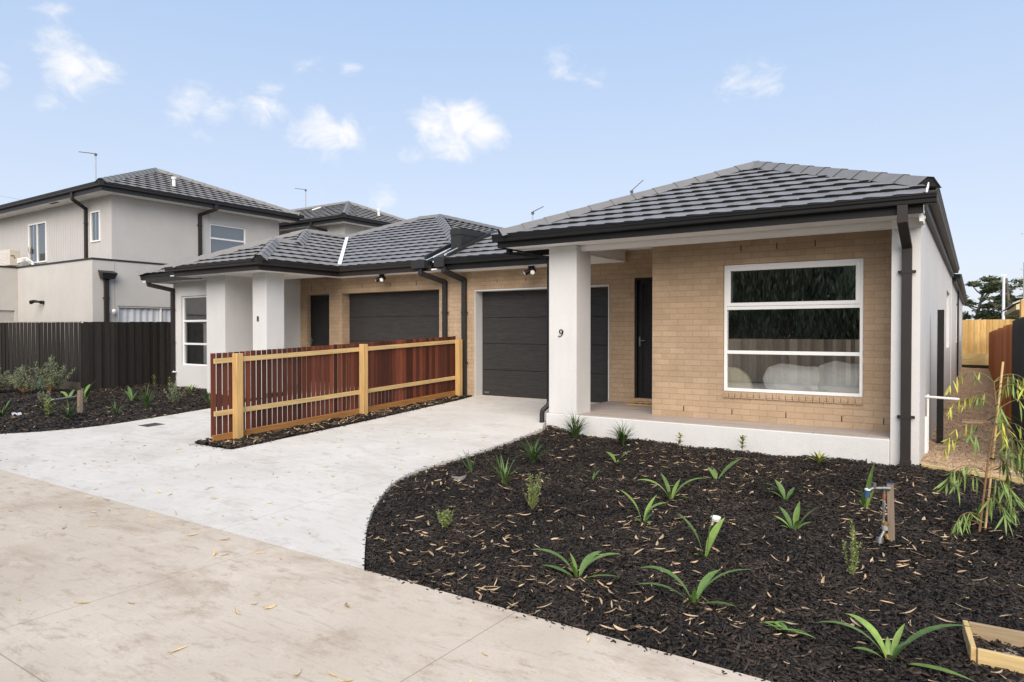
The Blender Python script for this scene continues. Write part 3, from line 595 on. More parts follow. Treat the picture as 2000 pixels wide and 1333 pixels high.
mb = MB(); mb.box(-5.575, -5.08, 9.29, 9.765, -.015, ZS, RENDER); mb.build('pillar', H9, bevel=.012)
mb = MB(); mb.box(-5.62, -.838, 9.285, 9.335, -.7, -.012, RENDER); mb.box(-5.62, -5.57, 9.337, 11.69, -.7, -.012, RENDER); mb.build('porch_plinth', H9, bevel=.01)
mb = MB()
xs = [-5.572, -5.3, -4.7, -4.1, -3.5, -2.9, -2.3, -1.7, -1.1, -.838]
for i in range(len(xs) - 1):
    for (a, b) in ((9.338, 9.935), (9.938, 10.535), (10.538, 11.135), (11.138, 11.45)):
        mb.box(xs[i] + .0015, xs[i + 1] - .0015, a, b, -.2, 0, PORCH)
mb.build('porch_floor', H9)
mb = MB()
mb.box(-6.2, -.50, 8.93, 9.52, ZS, ZS + .03, SOFFIT); mb.box(-5.08, -.835, 9.42, 9.545, 2.525, ZS - .002, SOFFIT); mb.box(-5.08, -.835, 9.405, 9.418, 2.56, 2.585, SOFFIT)
mb.box(-6.2, -.83, 9.55, 11.45, 2.74, 2.77, SOFFIT)
mb.box(-9.1, -5.25, 10.97, 11.45, 2.535, 2.565, SOFFIT); mb.box(-5.28, -5.25, 9.77, 11.45, 2.568, 2.738, SOFFIT); mb.box(-6.1, -5.28, 9.9, 10.968, 2.535, 2.565, SOFFIT)
mb.box(-.835, -.50, 9.315, 9.328, 2.50, ZS - .002, SOFFIT)
mb.build('soffit', H9)
mb = MB(); mb.box(-6.29, -.49, 8.905, 8.93, 2.60, 2.70, BLACK); mb.box(-6.29, -6.265, 8.933, 10.9, 2.60, 2.70, BLACK); mb.box(-9.08, -6.3, 10.945, 10.968, 2.54, 2.66, BLACK); mb.build('fascia', H9)
mb = MB(); gutter(mb, (-6.34, 8.925, 2.69), (-.36, 8.925, 2.69), (0, -1, 0), BLACK); gutter(mb, (-6.25, 8.93, 2.69), (-6.25, 10.84, 2.69), (-1, 0, 0), BLACK); gutter(mb, (-9.0, 10.97, 2.655), (-6.3, 10.97, 2.655), (0, -1, 0), BLACK); mb.build('gutter', H9, label='black front gutter above the white soffit')
mb = MB(); gutter(mb, (-.47, 9.22, 2.79), (-.47, 21.2, 2.79), (1, 0, 0), CHAR); mb.box(-.53, -.472, 9.2, 21.2, 2.69, 2.80, CHAR)
gutter(mb, (-.6, 21.42, 2.66), (-.33, 21.42, 2.66), (0, -1, 0), BLACK); gutter(mb, (-.43, 21.43, 2.665), (-.43, 39, 2.665), (1, 0, 0), CHAR); mb.box(-.515, -.432, 21.45, 39, 2.58, 2.69, CHAR)
mb.build('side_gutter', H9, label='dark gutter running back along the rendered side wall')
mb = MB(); mb.box(-.533, -.50, 8.98, 9.33, 2.52, 2.80, SOFFIT); mb.build('eave_end', H9)
# roof
E0 = 2.79; ap = (-3.1, 11.97, E0 + 3.1 * T225)
mb = MB(); xr = -.47; t = xr + 3.1
tile_slope(mb, [(-6.2, 8.87, E0), (xr, 8.87, E0), (xr, 11.97 - t, ap[2] - t * T225), ap], TILE)
tile_slope(mb, [(xr, 11.97 - t, ap[2] - t * T225), (xr, 21.2, ap[2] - t * T225), (-3.1, 21.2, ap[2]), ap], TILE)
tile_slope(mb, [(-6.2, 21.2, E0), (-6.2, 8.87, E0), ap, (-3.1, 21.2, ap[2])], TILE)
tile_slope(mb, [(-9.06, 10.93, 2.77), (-6.2, 10.93, 2.77), (-4.4, 12.73, 2.77 + 1.8 * T225), (-9.06, 12.73, 2.77 + 1.8 * T225)], TILE)
tile_slope(mb, [(-9.06, 14.5, 2.77), (-6.2, 14.5, 2.77), (-6.2, 12.73, 2.77 + 1.8 * T225), (-9.06, 12.73, 2.77 + 1.8 * T225)][::-1][2:] + [(-9.06, 12.73, 2.77 + 1.8 * T225), (-6.2, 12.73, 2.77 + 1.8 * T225)], TILE) if False else None
tile_slope(mb, [(-.47, 21.4, 2.76), (-.47, 39, 2.76), (-3.1, 39, 2.76 + 2.63 * T225), (-3.1, 21.4, 2.76 + 2.63 * T225)], TILE)
rf = mb.build('roof', H9)
mb = MB(); caps(mb, (-6.2, 8.87, E0 + .02), (-3.1, 11.97, ap[2] + .02), CAPM, w=.15); caps(mb, (xr, 11.97 - t, ap[2] - t * T225 + .02), (-3.1, 11.97, ap[2] + .02), CAPM, w=.15); caps(mb, (-3.1, 21, ap[2]), (-3.1, 12.0, ap[2]), CAPM); mb.build('ridge_capping', rf)
mb = MB(); mb.sloped(xr + .002, xr + .014, 8.92, 9.30, 2.80, 2.955, .05, SOFFIT); mb.tube([(-.43, 9.45, 2.97), (-.41, 9.7, 2.99)], .045, CHAR, 9); mb.build('verge_flashing', rf)
# openings
w = window(H9, 'y', YW, -3.03, -1.21, .415, 2.24, [.98, 1.615], GLASS, rec=.05, sash=(1.64, 2.197))
mb = MB(); mb.box(-8.668, -8.652, YE - .012, 11.69, -.09, 2.143, RENDER); mb.box(-5.595, -5.576, YE - .012, 11.69, -.09, 2.143, RENDER); mb.box(-8.652, -5.595, YE - .012, 11.69, 2.115, 2.143, RENDER); mb.build('garage_frame', H9)
def garage_door(parent, x0, x1, z0, z1, y, badge=False):
    d = MB(); n = 4; h = (z1 - z0) / n
    for i in range(n):
        a, b = z0 + i * h, z0 + (i + 1) * h; d.box(x0, x1, y, y + .04, a + .004, b - .004, GDOOR)
        d.box(x0, x1, y + .014, y + .03, b - .004, b + .004, CHAR)
    o = d.build('garage_door', parent, bevel=.004)
    if badge:
        q = MB(); q.box(x0 + .05, x0 + .17, y - .003, y - .0005, z0 + .05, z0 + .085, GALV); q.build('badge', o)
    return o
garage_door(H9, -8.65, -5.597, -.07, 2.113, 11.69, True)
def screen_door(parent, x0, x1, z0, z1, y):
    d = MB(); f = .075
    d.box(x0, x0 + f, y, y + .03, z0, z1, DOORB); d.box(x1 - f, x1, y, y + .03, z0, z1, DOORB); d.box(x0 + f, x1 - f, y, y + .03, z0, z0 + f * 1.3, DOORB); d.box(x0 + f, x1 - f, y, y + .03, z1 - f, z1, DOORB)
    d.box(x0, x1, y + .06, y + .1, z0, z1, DOORB)
    o = d.build('entry_door', parent, bevel=.003); g = MB(); a, b, c, e = x0 + f, x1 - f, z0 + f * 1.3, z1 - f
    p = .075
    for s in (1, -1):
        k = -40
        while k < 60:   # diamond grille strips clipped to the opening
            off = k * p; k += 1; pts = []
            for (xx, zz) in ((a, c), (b, c)): pass
            # line: z = c + off + s*1.6*(x-a)
            m_ = 1.6 * s; cand = []
            for xx in (a, b):
                zz = c + off + m_ * (xx - a)
                if c <= zz <= e: cand.append((xx, zz))
            for zz in (c, e):
                xx = a + (zz - c - off) / m_
                if a <= xx <= b: cand.append((xx, zz))
            cand = sorted(set((round(q[0], 4), round(q[1], 4)) for q in cand))
            if len(cand) >= 2 and cand[0] != cand[-1]: g.bar((cand[0][0], y + .012 + .003 * s, cand[0][1]), (cand[-1][0], y + .012 + .003 * s, cand[-1][1]), .006, .004, MESHM)
    g.build('security_grille', o)
    h = MB(); h.box(x0 + .022, x0 + .05, y - .02, y, z0 + .93, z0 + 1.1, GALV); h.bar((x0 + .036, y - .035, z0 + 1.03), (x0 + .14, y - .035, z0 + 1.03), .016, .016, GALV); h.build('handle', o); return o
screen_door(H9, -5.04, -4.24, .085, 2.2, 11.53)
mb = MB(); mb.box(-5.08, -5.042, 11.47, 11.56, .03, 2.24, DOORB); mb.box(-4.238, -4.2, 11.47, 11.56, .03, 2.24, DOORB); mb.box(-5.042, -4.238, 11.47, 11.56, 2.202, 2.24, DOORB); mb.box(-5.08, -4.2, 11.44, 11.56, .031, .083, BRICK); mb.build('door_frame', H9)
digit(H9, '9', (-5.345, 9.289, 1.20), .115)
downpipe(H9, [(-.69, 8.87, 2.70), (-.69, 8.87, 2.52), (-.672, 9.285, 2.27), (-.672, 9.285, -.26)], w=.105, d=.075, brackets=(1.98, .27), shoe=True)
downpipe(H9, [(-9.03, 10.88, 2.66), (-9.03, 10.88, 2.52), (-8.915, 11.40, 2.36), (-8.915, 11.40, -.10)], w=.10, d=.07, m=CHAR, brackets=(1.68, .62), shoe=True)
mb = MB(); mb.bar((-6.32, 9.3, 2.56), (-5.63, 9.36, 2.45), .07, .05, BLACK); mb.box(-6.36, -6.29, 9.25, 9.34, 2.53, 2.63, BLACK); mb.bar((-5.63, 9.4, 2.48), (-5.63, 9.4, .16), .07, .05, BLACK, up=(1, 0, 0)); mb.tube([(-5.63, 9.40, .16), (-5.64, 9.38, .10), (-5.71, 9.33, .02), (-5.72, 9.325, -.04), (-5.72, 9.325, -.24)], .04, CHAR, 12); mb.build('downpipe', H9)
mb = MB(); mb.box(-9.24, -8.98, 10.80, 11.08, 2.60, 2.77, CHAR); mb.build('rainwater_head', H9, bevel=.005)
mb = MB(); mb.box(-.50, -.45, 26.7, 26.76, -.4, 2.64, BLACK); mb.build('downpipe', H9)
# party wall parapet and its flashings
mb = MB(); mb.box(-9.31, -9.04, 11.45, 14.6, 2.97, 3.40, CHAR); mb.box(-9.32, -9.03, 11.435, 14.6, 3.34, 3.465, CHAR)
for y in (11.62, 11.9): mb.box(-9.042, -9.030, y, y + .02, 2.9, 3.34, CHAR)
def zr(y): return 2.78 + (y - 10.93) * T225
mb.sloped(-9.02, -8.96, 10.95, 12.42, zr(10.95) + .0, zr(12.42) + .0, .09, CHAR); mb.sloped(-9.34, -9.08, 10.93, 11.43, zr(10.93) - .06, zr(11.43) - .06, .10, CHAR); mb.sloped(-9.62, -9.55, 10.95, 12.1, zr(10.95) + .0, zr(12.1) + .0, .09, CHAR)
mb.face([(-9.6, 10.92, zr(10.92) - .03), (-8.98, 10.92, zr(10.92) - .03), (-8.98, 13, zr(13) - .03), (-9.6, 13, zr(13) - .03)], CHAR)
mb.sloped(-9.10, -9.08, 10.98, 11.4, zr(10.98) + .045, zr(11.4) + .045, .03, LEADF); mb.sloped(-9.40, -9.375, 10.98, 11.4, zr(10.98) + .02, zr(11.4) + .02, .03, LEADF)
mb.build('party_wall_parapet', H9, label='black metal clad parapet on the roof between the two houses')
# bedroom behind the glass
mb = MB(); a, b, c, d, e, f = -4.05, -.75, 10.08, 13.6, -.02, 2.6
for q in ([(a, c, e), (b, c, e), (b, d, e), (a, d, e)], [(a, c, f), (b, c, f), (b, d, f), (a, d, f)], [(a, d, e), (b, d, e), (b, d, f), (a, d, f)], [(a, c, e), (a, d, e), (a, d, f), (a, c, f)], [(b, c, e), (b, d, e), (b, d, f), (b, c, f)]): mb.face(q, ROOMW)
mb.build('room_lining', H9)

def pillow(name, loc, size, rz, rx, m, label, cat, group=None):
    mb = MB(); n = 18; rows = []
    for i in range(n + 1):
        th = math.pi * i / n; row = []
        for j in range(n * 2):
            ph = math.pi * j / n
            f = lambda v, e: math.copysign(abs(v) ** e, v)
            x = f(math.cos(ph), .5) * f(math.sin(th), .5); z = f(math.sin(ph), .5) * f(math.sin(th), .5); y = f(math.cos(th), .9)
            k = (1 - .55 * max(abs(x), abs(z)) ** 4); wr = .10 * math.sin(x * 9 + z * 4 + rz * 40) * math.sin(z * 7 - x * 3) + .05 * math.sin(x * 17 - z * 6) * (1 - z) 
            row.append((x * size[0] * (1 + .04 * math.sin(z * 5 + rz * 30)), (y * k + wr) * size[1], z * size[2] * (1 + .07 * math.sin(x * 4.2 + rz * 50) + .03 * math.sin(x * 11)))) 
        rows.append(row)
    mb.grid(rows, m, True); o = mb.build(name, smooth=True); o.location = loc; o.rotation_euler = (rx, 0, rz); return tag(o, label, cat, group)
bed = thing('bed', (-1.75, 10.9, 0), 'bed with grey quilt seen through the large front window', 'bed')
mb = MB(); mb.box(-2.5, -1.0, 10.2, 12.2, .05, .30, QUILT); mb.build('bed_base', bed, bevel=.02)
mb = MB(); mb.box(-2.48, -1.02, 10.17, 12.2, .302, .46, QUILT); mb.build('mattress', bed, bevel=.05)
pillow('pillow', (-2.13, 10.26, .60), (.40, .085, .21), .06, R(-12), LINEN, 'white pillow behind the front window, beside the cream chair', 'pillow', 'pillows on the bed')
pillow('pillow', (-1.42, 10.25, .63), (.40, .09, .23), -.05, R(-12), LINEN, 'white pillow behind the front window, at its pier end', 'pillow', 'pillows on the bed')
ch = thing('armchair', (-3.0, 10.45, 0), 'cream upholstered chair with rounded back behind the front window', 'chair')
mb = MB()
pts = [(-3.0 + .30 * math.cos(t), .42 + .33 * math.sin(t)) for t in [math.pi * k / 20 for k in range(21)]]; mb.prism([(x, 10.22, z) for x, z in pts], (0, .10, 0), CREAMF); mb.build('backrest', ch, bevel=.03)
mb = MB(); mb.box(-3.28, -2.72, 10.33, 10.85, .22, .42, CREAMF); mb.build('seat', ch, bevel=.04)
for x in (-3.24, -2.76):
    for y in (10.36, 10.8): mb = MB(); mb.box(x - .02, x + .02, y - .02, y + .02, -.018, .218, GREYWOOD); mb.build('leg', ch)
mt = MB(); mt.box(-5.06, -4.3, 11.06, 11.36, .001, .016, COIR)
for i, x in enumerate((-4.92, -4.8, -4.68, -4.57, -4.45)): mt.box(x - .035, x + .03, 11.14 + .02 * (i % 2), 11.26, .0165, .0175, COIRD)
tag(mt.build('doormat'), 'tan coir doormat with dark print on the porch before the black door', 'doormat')

# ------------------------------------------------------------------ house number 8
H8 = thing('single_storey_house', (-14, 10, -.1), 'white rendered single storey house with numeral 8 on its square pillar', 'house')
mb = MB()
wall(mb, 'y', YE, .30, -14.225, -9.265, -.3, 2.78, [(-12.70, -9.64, -.3, 2.2), (-13.97, -13.15, .0, 2.2)], BRICK)
for x in (-13.8, -13.3, -12.0, -11.1, -10.3): mb.box(x - .007, x + .007, YE - .0015, YE + .01, 2.30, 2.40, BLACK)
mb.box(-13.12, -13.108, YE - .002, YE + .01, -.1, 2.55, MATS['tan_joint']); mb.box(-12.45, -12.438, YE - .002, YE + .01, 2.2, 2.55, MATS['tan_joint'])
mb.build('brick_wall', H8)
mb = MB(); mb.box(-12.698, -9.642, 11.70, 11.72, -.3, -.1, CONC); mb.build('garage_threshold', H8)
garage_door(H8, -12.695, -9.645, -.09, 2.197, 11.69)
screen_door(H8, -13.95, -13.17, .02, 2.18, 11.55)
mb = MB()
mb.box(-14.96, -14.225, 9.34, 11.45, -.6, 2.60, RENDER)
wall(mb, 'y', 9.96, .115, -17.45, -14.963, -.6, 2.60, [(-17.09, -15.28, .40, 2.19)], RENDER)
wall(mb, 'x', -17.45, .115, 10.078, 24, -.6, 2.60, [], RENDER)
mb.build('rendered_wall', H8)
mb = MB(); mb.box(-13.20, -12.72, 9.33, 9.805, -.6, 2.60, RENDER); mb.build('pillar', H8, bevel=.012)
mb = MB(); mb.box(-14.222, -12.72, 9.335, 11.45, -.5, -.06, PORCH); mb.build('porch_floor', H8)
digit(H8, '8', (-13.0, 9.329, 1.50), .115)
w = window(H8, 'y', 9.96, -17.09, -15.28, .40, 2.19, [.96, 1.55], GLASSD, rec=.06)
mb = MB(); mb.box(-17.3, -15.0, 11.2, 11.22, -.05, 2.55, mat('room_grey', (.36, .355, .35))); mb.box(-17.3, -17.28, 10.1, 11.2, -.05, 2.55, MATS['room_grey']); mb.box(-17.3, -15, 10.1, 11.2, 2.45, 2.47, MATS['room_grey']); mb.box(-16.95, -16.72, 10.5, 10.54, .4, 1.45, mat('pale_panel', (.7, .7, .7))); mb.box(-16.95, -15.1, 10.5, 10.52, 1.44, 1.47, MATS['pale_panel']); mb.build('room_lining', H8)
ZG = 2.655
mb = MB(); mb.box(-15.6, -12.28, 8.83, 9.5, 2.565, 2.59, SOFFIT); mb.box(-14.96, -12.28, 9.503, 10.97, 2.567, 2.592, SOFFIT); mb.box(-12.7, -9.3, 10.973, 11.45, 2.565, 2.59, SOFFIT); mb.box(-18.1, -14.97, 9.503, 9.96, 2.562, 2.587, SOFFIT); mb.box(-18.1, -17.46, 9.963, 24, 2.562, 2.587, SOFFIT); mb.build('soffit', H8)
mb = MB(); mb.box(-15.4, -12.255, 8.81, 8.83, 2.55, 2.66, DPIPE); mb.box(-12.278, -12.255, 8.832, 10.95, 2.55, 2.66, DPIPE); mb.box(-12.253, -9.45, 10.95, 10.97, 2.55, 2.66, DPIPE); mb.box(-17.95, -15.42, 9.50, 9.52, 2.545, 2.64, DPIPE); mb.build('fascia', H8)
mb = MB(); gutter(mb, (-15.65, 8.83, ZG), (-12.15, 8.83, ZG), (0, -1, 0), DPIPE); gutter(mb, (-12.27, 8.832, ZG), (-12.27, 10.9, ZG), (1, 0, 0), DPIPE); gutter(mb, (-12.27, 10.99, ZG), (-9.62, 10.99, ZG), (0, -1, 0), DPIPE); gutter(mb, (-18.2, 9.60, ZG - .03), (-15.3, 9.60, ZG - .03), (0, -1, 0), DPIPE); mb.build('gutter', H8)
E8 = 2.765; xr8 = -12.2
a1 = (xr8 - 1.55, 8.78 + 1.55, E8 + 1.55 * T225); ne = (xr8 - 1.55, 9.45 + 1.55, a1[2]); a2 = (xr8 - 2.95, 9.45 + 2.95, E8 + 2.95 * T225); jn = (xr8 - 2.95, 10.93 + 2.95, a2[2])
zrg = 4.58; hw = (zrg - E8) / T225; xa = -18.0 + hw; ya = 10.93 + hw; xb = -12.85
mb = MB()
tile_slope(mb, [(-15.3, 8.78, E8), (xr8, 8.78, E8), a1], TILE2)
tile_slope(mb, [(xr8, 8.78, E8), (xr8, 10.93, E8), jn, a2, ne, a1], TILE2)
tile_slope(mb, [(-15.3, 10.9, E8), (-15.3, 8.78, E8), a1, (a1[0], 11.0, a1[2])], TILE2)
tile_slope(mb, [(-18.1, 9.45, E8), (xr8 - 0, 9.45, E8), a2], TILE2)
tile_slope(mb, [(-18.1, 16, E8), (-18.1, 9.45, E8), a2, (a2[0], 16, a2[2])], TILE2)
tile_slope(mb, [(xr8, 10.93, E8), (-9.6, 10.93, E8), (-9.6, 12.1, E8 + 1.17 * T225), (xb, ya, zrg), (xa, ya, zrg), jn], TILE)
tile_slope(mb, [(-9.55, 12.05, 3.23), (-9.55, 24, 3.23), (xb, 24, zrg), (xb, ya, zrg)], TILE)
rf = mb.build('roof', H8)
mb = MB(); up = lambda p: (p[0], p[1], p[2] + .02)
caps(mb, up((xr8, 8.78, E8)), up(a1), CAP2, w=.14); caps(mb, up((-15.3, 8.78, E8)), up(a1), CAP2, w=.14); caps(mb, up(ne), up(a1), CAP2, w=.14); caps(mb, up((ne[0] + .12, ne[1] - .12, ne[2] - .05)), up(a2), CAP2, w=.14); caps(mb, up((-18.1, 9.45, E8)), up((a2[0], a2[1], a2[2])), CAP2, w=.14); caps(mb, up(jn), up(a2), CAP2, w=.14)
caps(mb, up(jn), up((xa, ya, zrg)), CAPM, w=.14); caps(mb, up((xa, ya, zrg)), up((xb, ya, zrg)), CAPM, w=.14); caps(mb, up((-9.65, ya - 3.2, zrg - 3.2 * T225)), up((xb, ya, zrg)), CAPM, w=.14); caps(mb, up((xb, 23, zrg)), up((xb, ya, zrg)), CAPM, w=.14)
mb.build('ridge_capping', rf)
mb = MB(); vd = Vector(jn) - Vector((xr8, 10.93, E8)); p0 = Vector((xr8, 10.93, E8 + .055)); mb.bar(p0 + vd * .02, p0 + vd * .97, .085, .02, LEADF); mb.build('valley_flashing', rf)
downpipe(H8, [(-17.92, 9.56, 2.64), (-17.92, 9.56, 2.5), (-17.40, 9.91, 2.36), (-17.40, 9.91, .05)], w=.10, d=.07, brackets=(1.86, 1.0), shoe=True)
downpipe(H8, [(-9.66, 10.88, 2.66), (-9.66, 10.88, 2.50), (-9.44, 11.40, 2.34), (-9.44, 11.40, -.10)], w=.10, d=.07, m=CHAR, brackets=(1.68,), shoe=True)
mb = MB(); mb.box(-9.86, -9.50, 10.80, 11.08, 2.60, 2.77, CHAR); mb.build('rainwater_head', H8, bevel=.005)
mb = MB(); mb.tube([(-17.33, 9.95, .22), (-17.33, 9.86, .22), (-17.26, 9.84, .24)], .02, PVC); mb.build('overflow_pipe', H8)

# ------------------------------------------------------------------ two storey house on the left
L2 = thing('two_storey_house', (-22, 12, -.2), 'grey two storey house behind the black corner fence', 'house')
XL = -19.9
mb = MB()
wall(mb, 'x', XL, -.12, 9.604, 15.13, 3.1, 5.12, [(12.55, 13.84, 3.5, 4.67)], RENDER_G)
wall(mb, 'y', 15.13, -.12, -26, -20.02, 3.1, 5.12, [], RENDER_G)
wall(mb, 'x', XL + .003, -.12, 9.086, 17, -.6, 3.24, [(9.75, 12.2, .1, 2.0)], RENDER_G)
wall(mb, 'y', 9.086, .12, -24.66, -20.02, -.6, 3.24, [], RENDER_G)
wall(mb, 'x', -24.665, -.12, 3.5, 9.20, -.6, 3.24, [(4.0, 9.0, -.6, 1.93)], RENDER_G)
mb.box(-19.896, -19.89, 9.66, 9.672, -.3, 3.2, mat('grey_joint', (.33, .31, .285))); mb.box(-19.899, -19.894, 12.52, 12.53, 4.67, 5.1, MATS['grey_joint'])
mb.box(-36, -20.1, 9.8, 15, 3.0, 3.05, RENDER_G)
mb.build('rendered_wall', L2)
mb = MB(); x = -33.0
holes = [(-25.16, -23.90, 3.44, 4.70), (-21.07, -20.52, 3.83, 4.71)]
wall(mb, 'y', 9.60, .12, -33, XL + .001, 3.1, 5.12, holes, CLAD)
while x < XL - .05:   # grooved cladding: thin battens of paint between v joints
    if not any(h[0] - .06 < x < h[1] + .06 for h in holes): mb.box(x, x + .012, 9.594, 9.599, 3.1, 5.1, CLAD)
    else:
        for h in holes:
            if h[0] - .06 < x < h[1] + .06: mb.box(x, x + .012, 9.594, 9.599, 3.1, h[2] - .07, CLAD); mb.box(x, x + .012, 9.594, 9.599, h[3] + .07, 5.1, CLAD)
    x += .15
mb.build('cladding', L2)
mb = MB(); mb.box(-24.68, XL + .02, 9.066, 9.60, 3.242, 3.29, CHAR); mb.box(XL - .14, XL + .02, 9.603, 17, 3.242, 3.29, CHAR); mb.box(-24.80, -24.645, 3.5, 9.062, 3.242, 3.29, CHAR); mb.build('parapet_capping', L2)
w = window(L2, 'x', XL, 12.55, 13.84, 3.5, 4.67, [4.22], GLASSD, dirn=-1, rec=.04)
w = window(L2, 'x', XL + .003, 9.75, 12.2, .1, 2.0, [], GLASSC, dirn=-1, rec=.05, mull=(11.0,))
window(L2, 'y', 9.60, -25.16, -23.90, 3.44, 4.70, [], GLASSD, rec=-.01, mull=(-24.55,))
window(L2, 'y', 9.60, -21.07, -20.52, 3.83, 4.71, [], GLASSD, rec=-.01)
for wd in ((-25.2, -23.86, 9.75, 9.77, 3.4, 4.75), (-21.1, -20.5, 9.75, 9.77, 3.8, 4.75), (-20.1, -20.08, 12.5, 13.9, 3.45, 4.7)): mb = MB(); mb.box(*wd, BLIND); mb.build('blind', L2)
mb = MB()   # gathered curtain
rows = [[(XL - .105 + .014 * math.sin(y * 34) + .008 * math.sin(y * 13), y, z) for y in np.arange(9.78, 12.2, .02)] for z in (.12, 1.98)]; mb.grid(rows, CURT); mb.build('curtain', L2, smooth=True)
mb = MB(); mb.box(-24.75, -24.72, 4.0, 9.0, -.5, 1.93, mat('pale_grey_door', (.42, .40, .375))); mb.build('garage_door', L2)
mb = MB(); mb.box(-33.5, -19.45, 9.15, 9.60, 5.085, 5.11, SOFFIT); mb.box(XL, -19.45, 9.602, 15.6, 5.085, 5.11, SOFFIT); mb.box(-22.9, -22.4, 9.25, 9.34, 5.078, 5.086, CHAR); mb.build('soffit', L2)
mb = MB(); mb.box(-33.5, -19.43, 9.12, 9.148, 5.07, 5.20, CHAR); mb.box(-19.452, -19.43, 9.15, 15.63, 5.07, 5.20, CHAR); mb.build('fascia', L2)
mb = MB(); gutter(mb, (-33.5, 9.14, 5.185), (-19.33, 9.14, 5.185), (0, -1, 0), CHAR); gutter(mb, (-19.45, 9.145, 5.185), (-19.45, 15.75, 5.185), (1, 0, 0), CHAR); mb.build('gutter', L2)
ex, ey, ez = -19.42, 9.1, 5.29; Wd = 3.25; ap = (ex - Wd, ey + Wd, ez + Wd * T225)
mb = MB(); tile_slope(mb, [(ex, ey, ez), (ex, ey + 2 * Wd, ez), ap], TILE2); tile_slope(mb, [(-34, ey, ez), (ex, ey, ez), ap, (-34, ap[1], ap[2])], TILE2); rf = mb.build('roof', L2)
mb = MB(); caps(mb, (ex, ey, ez + .02), (ap[0], ap[1], ap[2] + .02), CAP2, w=.14); caps(mb, (ex, ey + 2 * Wd, ez + .02), (ap[0], ap[1], ap[2] + .02), CAP2, w=.14); caps(mb, (-34, ap[1], ap[2] + .02), (ap[0], ap[1], ap[2] + .02), CAP2, w=.14); mb.build('ridge_capping', rf)
def vent(parent, x, y, z, h=.3):
    v = MB(); v.tube([(x, y, z - .1), (x, y, z + h)], .05, PVC, 10); v.tube([(x, y, z + h * .75), (x, y, z + h)], .075, PVC, 10); v.build('vent_pipe', parent)
vent(rf, -20.6, 11.8, 5.80, .26)
downpipe(L2, [(-21.05, 9.10, 5.2), (-21.05, 9.10, 5.0), (-21.3, 9.56, 4.82), (-21.3, 9.56, 3.33)], w=.10, d=.07, brackets=(4.4,))
downpipe(L2, [(-19.40, 12.45, 5.2), (-19.40, 12.45, 5.04), (-19.86, 12.20, 4.88), (-19.86, 12.20, 3.33)], w=.10, d=.07, bn=(1, 0, 0), brackets=(4.55,))
downpipe(L2, [(-19.84, 9.42, 2.78), (-19.84, 9.42, -.2)], w=.11, d=.09, bn=(1, 0, 0), brackets=(2.2,))
mb = MB(); mb.hexa([(-19.88, 9.27, 2.73), (-19.70, 9.27, 2.73), (-19.70, 9.58, 2.73), (-19.88, 9.58, 2.73), (-19.88, 9.22, 2.96), (-19.63, 9.22, 2.88), (-19.63, 9.63, 2.88), (-19.88, 9.63, 2.96)], CHAR); mb.build('rainwater_head', L2)
mb = MB(); mb.box(-20.4, -20.2, 9.065, 9.085, 2.3, 2.32, CHAR); mb.v.clear(); mb.f.clear(); mb.m.clear()
lt = thing('wall_light', (-22.85, 9.086, 2.14), 'black bracket light on the blank grey wall above the fence', 'wall light')
mb.tube([(-22.85, 9.083, 2.14), (-22.85, 8.98, 2.14)], .05, BLACK, 12); mb.build('mount', lt); q = MB(); q.tube([(-22.85, 8.98, 2.15), (-22.97, 8.88, 2.17), (-23.10, 8.84, 2.14)], .03, BLACK, 10, .06); q.build('lamp_head', lt)
q = MB(); q.tube([(-23.10, 8.84, 2.139), (-23.115, 8.838, 2.134)], .055, LENS, 10); q.build('lens', lt)
mb = MB(); mb.tube([(-19.89, 9.62, 2.6 - .75), (-19.80, 9.6, 1.86), (-19.72, 9.55, 1.80)], .045, PVC, 10); tag(mb.build('security_camera'), 'small white camera on the grey wall beside the rainwater pipe', 'camera')
mb = MB(); mb.box(-24.5, -24.38, 9.57, 9.594, 3.80, 3.98, CREAMM); mb.box(-24.36, -24.30, 9.56, 9.594, 3.76, 3.92, GALV); mb.v = [(x - .95 + .3, y, z) for x, y, z in mb.v]; mb.build('meter_box', L2)
ac = thing('air_conditioner', (-25.2, 9.0, 3.29), 'cream air conditioner standing on the parapet roof', 'air conditioner')
mb = MB(); mb.box(-25.62, -24.84, 8.93, 9.22, 3.33, 3.83, CREAMM); mb.build('casing', ac, bevel=.02)
mb = MB(); mb.tube([(-24.838, 9.075, 3.58), (-24.832, 9.075, 3.58)], .02, CHAR); mb.box(-24.839, -24.834, 8.97, 9.07, 3.62, 3.645, CHAR); mb.build('badge', ac)
mb = MB()
for k in range(9): mb.box(-25.55, -25.05, 8.922, 8.928, 3.38 + k * .045, 3.395 + k * .045, WHITE)
mb.build('grille', ac)
mb = MB()
for k in range(4): mb.tube([(-24.84, 9.15, 3.42 + .04 * k), (-24.68 + .03 * k, 9.3, 3.50 + .03 * k), (-24.55 + .03 * k, 9.42, 3.45), (-24.50 + .03 * k, 9.45, 3.25)], .02, PVC, 8)
mb.build('pipes', ac)
def antenna(name, x, y, z, h, az, ln, label, m=METALG, els=6, tilt=.12):
    t = thing(name, (x, y, z), label, 'antenna'); q = MB(); q.tube([(x, y, z - .3), (x, y, z + h)], .018, m, 8); q.build('mast', t)
    d = Vector((math.cos(az), math.sin(az), tilt)); d.normalize(); p = Vector((x, y, z + h - .03)); q = MB(); q.tube([p - d * ln * .06, p + d * ln * .94], .013, ANTD, 6)
    s = Vector((-math.sin(az), math.cos(az), 0))
    for k in range(els): c = p + d * ln * (-.04 + .96 * k / (els - 1)); l = .09 - .008 * k; q.tube([c - s * l, c + s * l], .008, m, 5)
    q.box(p.x - .03, p.x + .03, p.y - .03, p.y + .03, p.z - .07, p.z, ANTD); q.build('aerial', t)
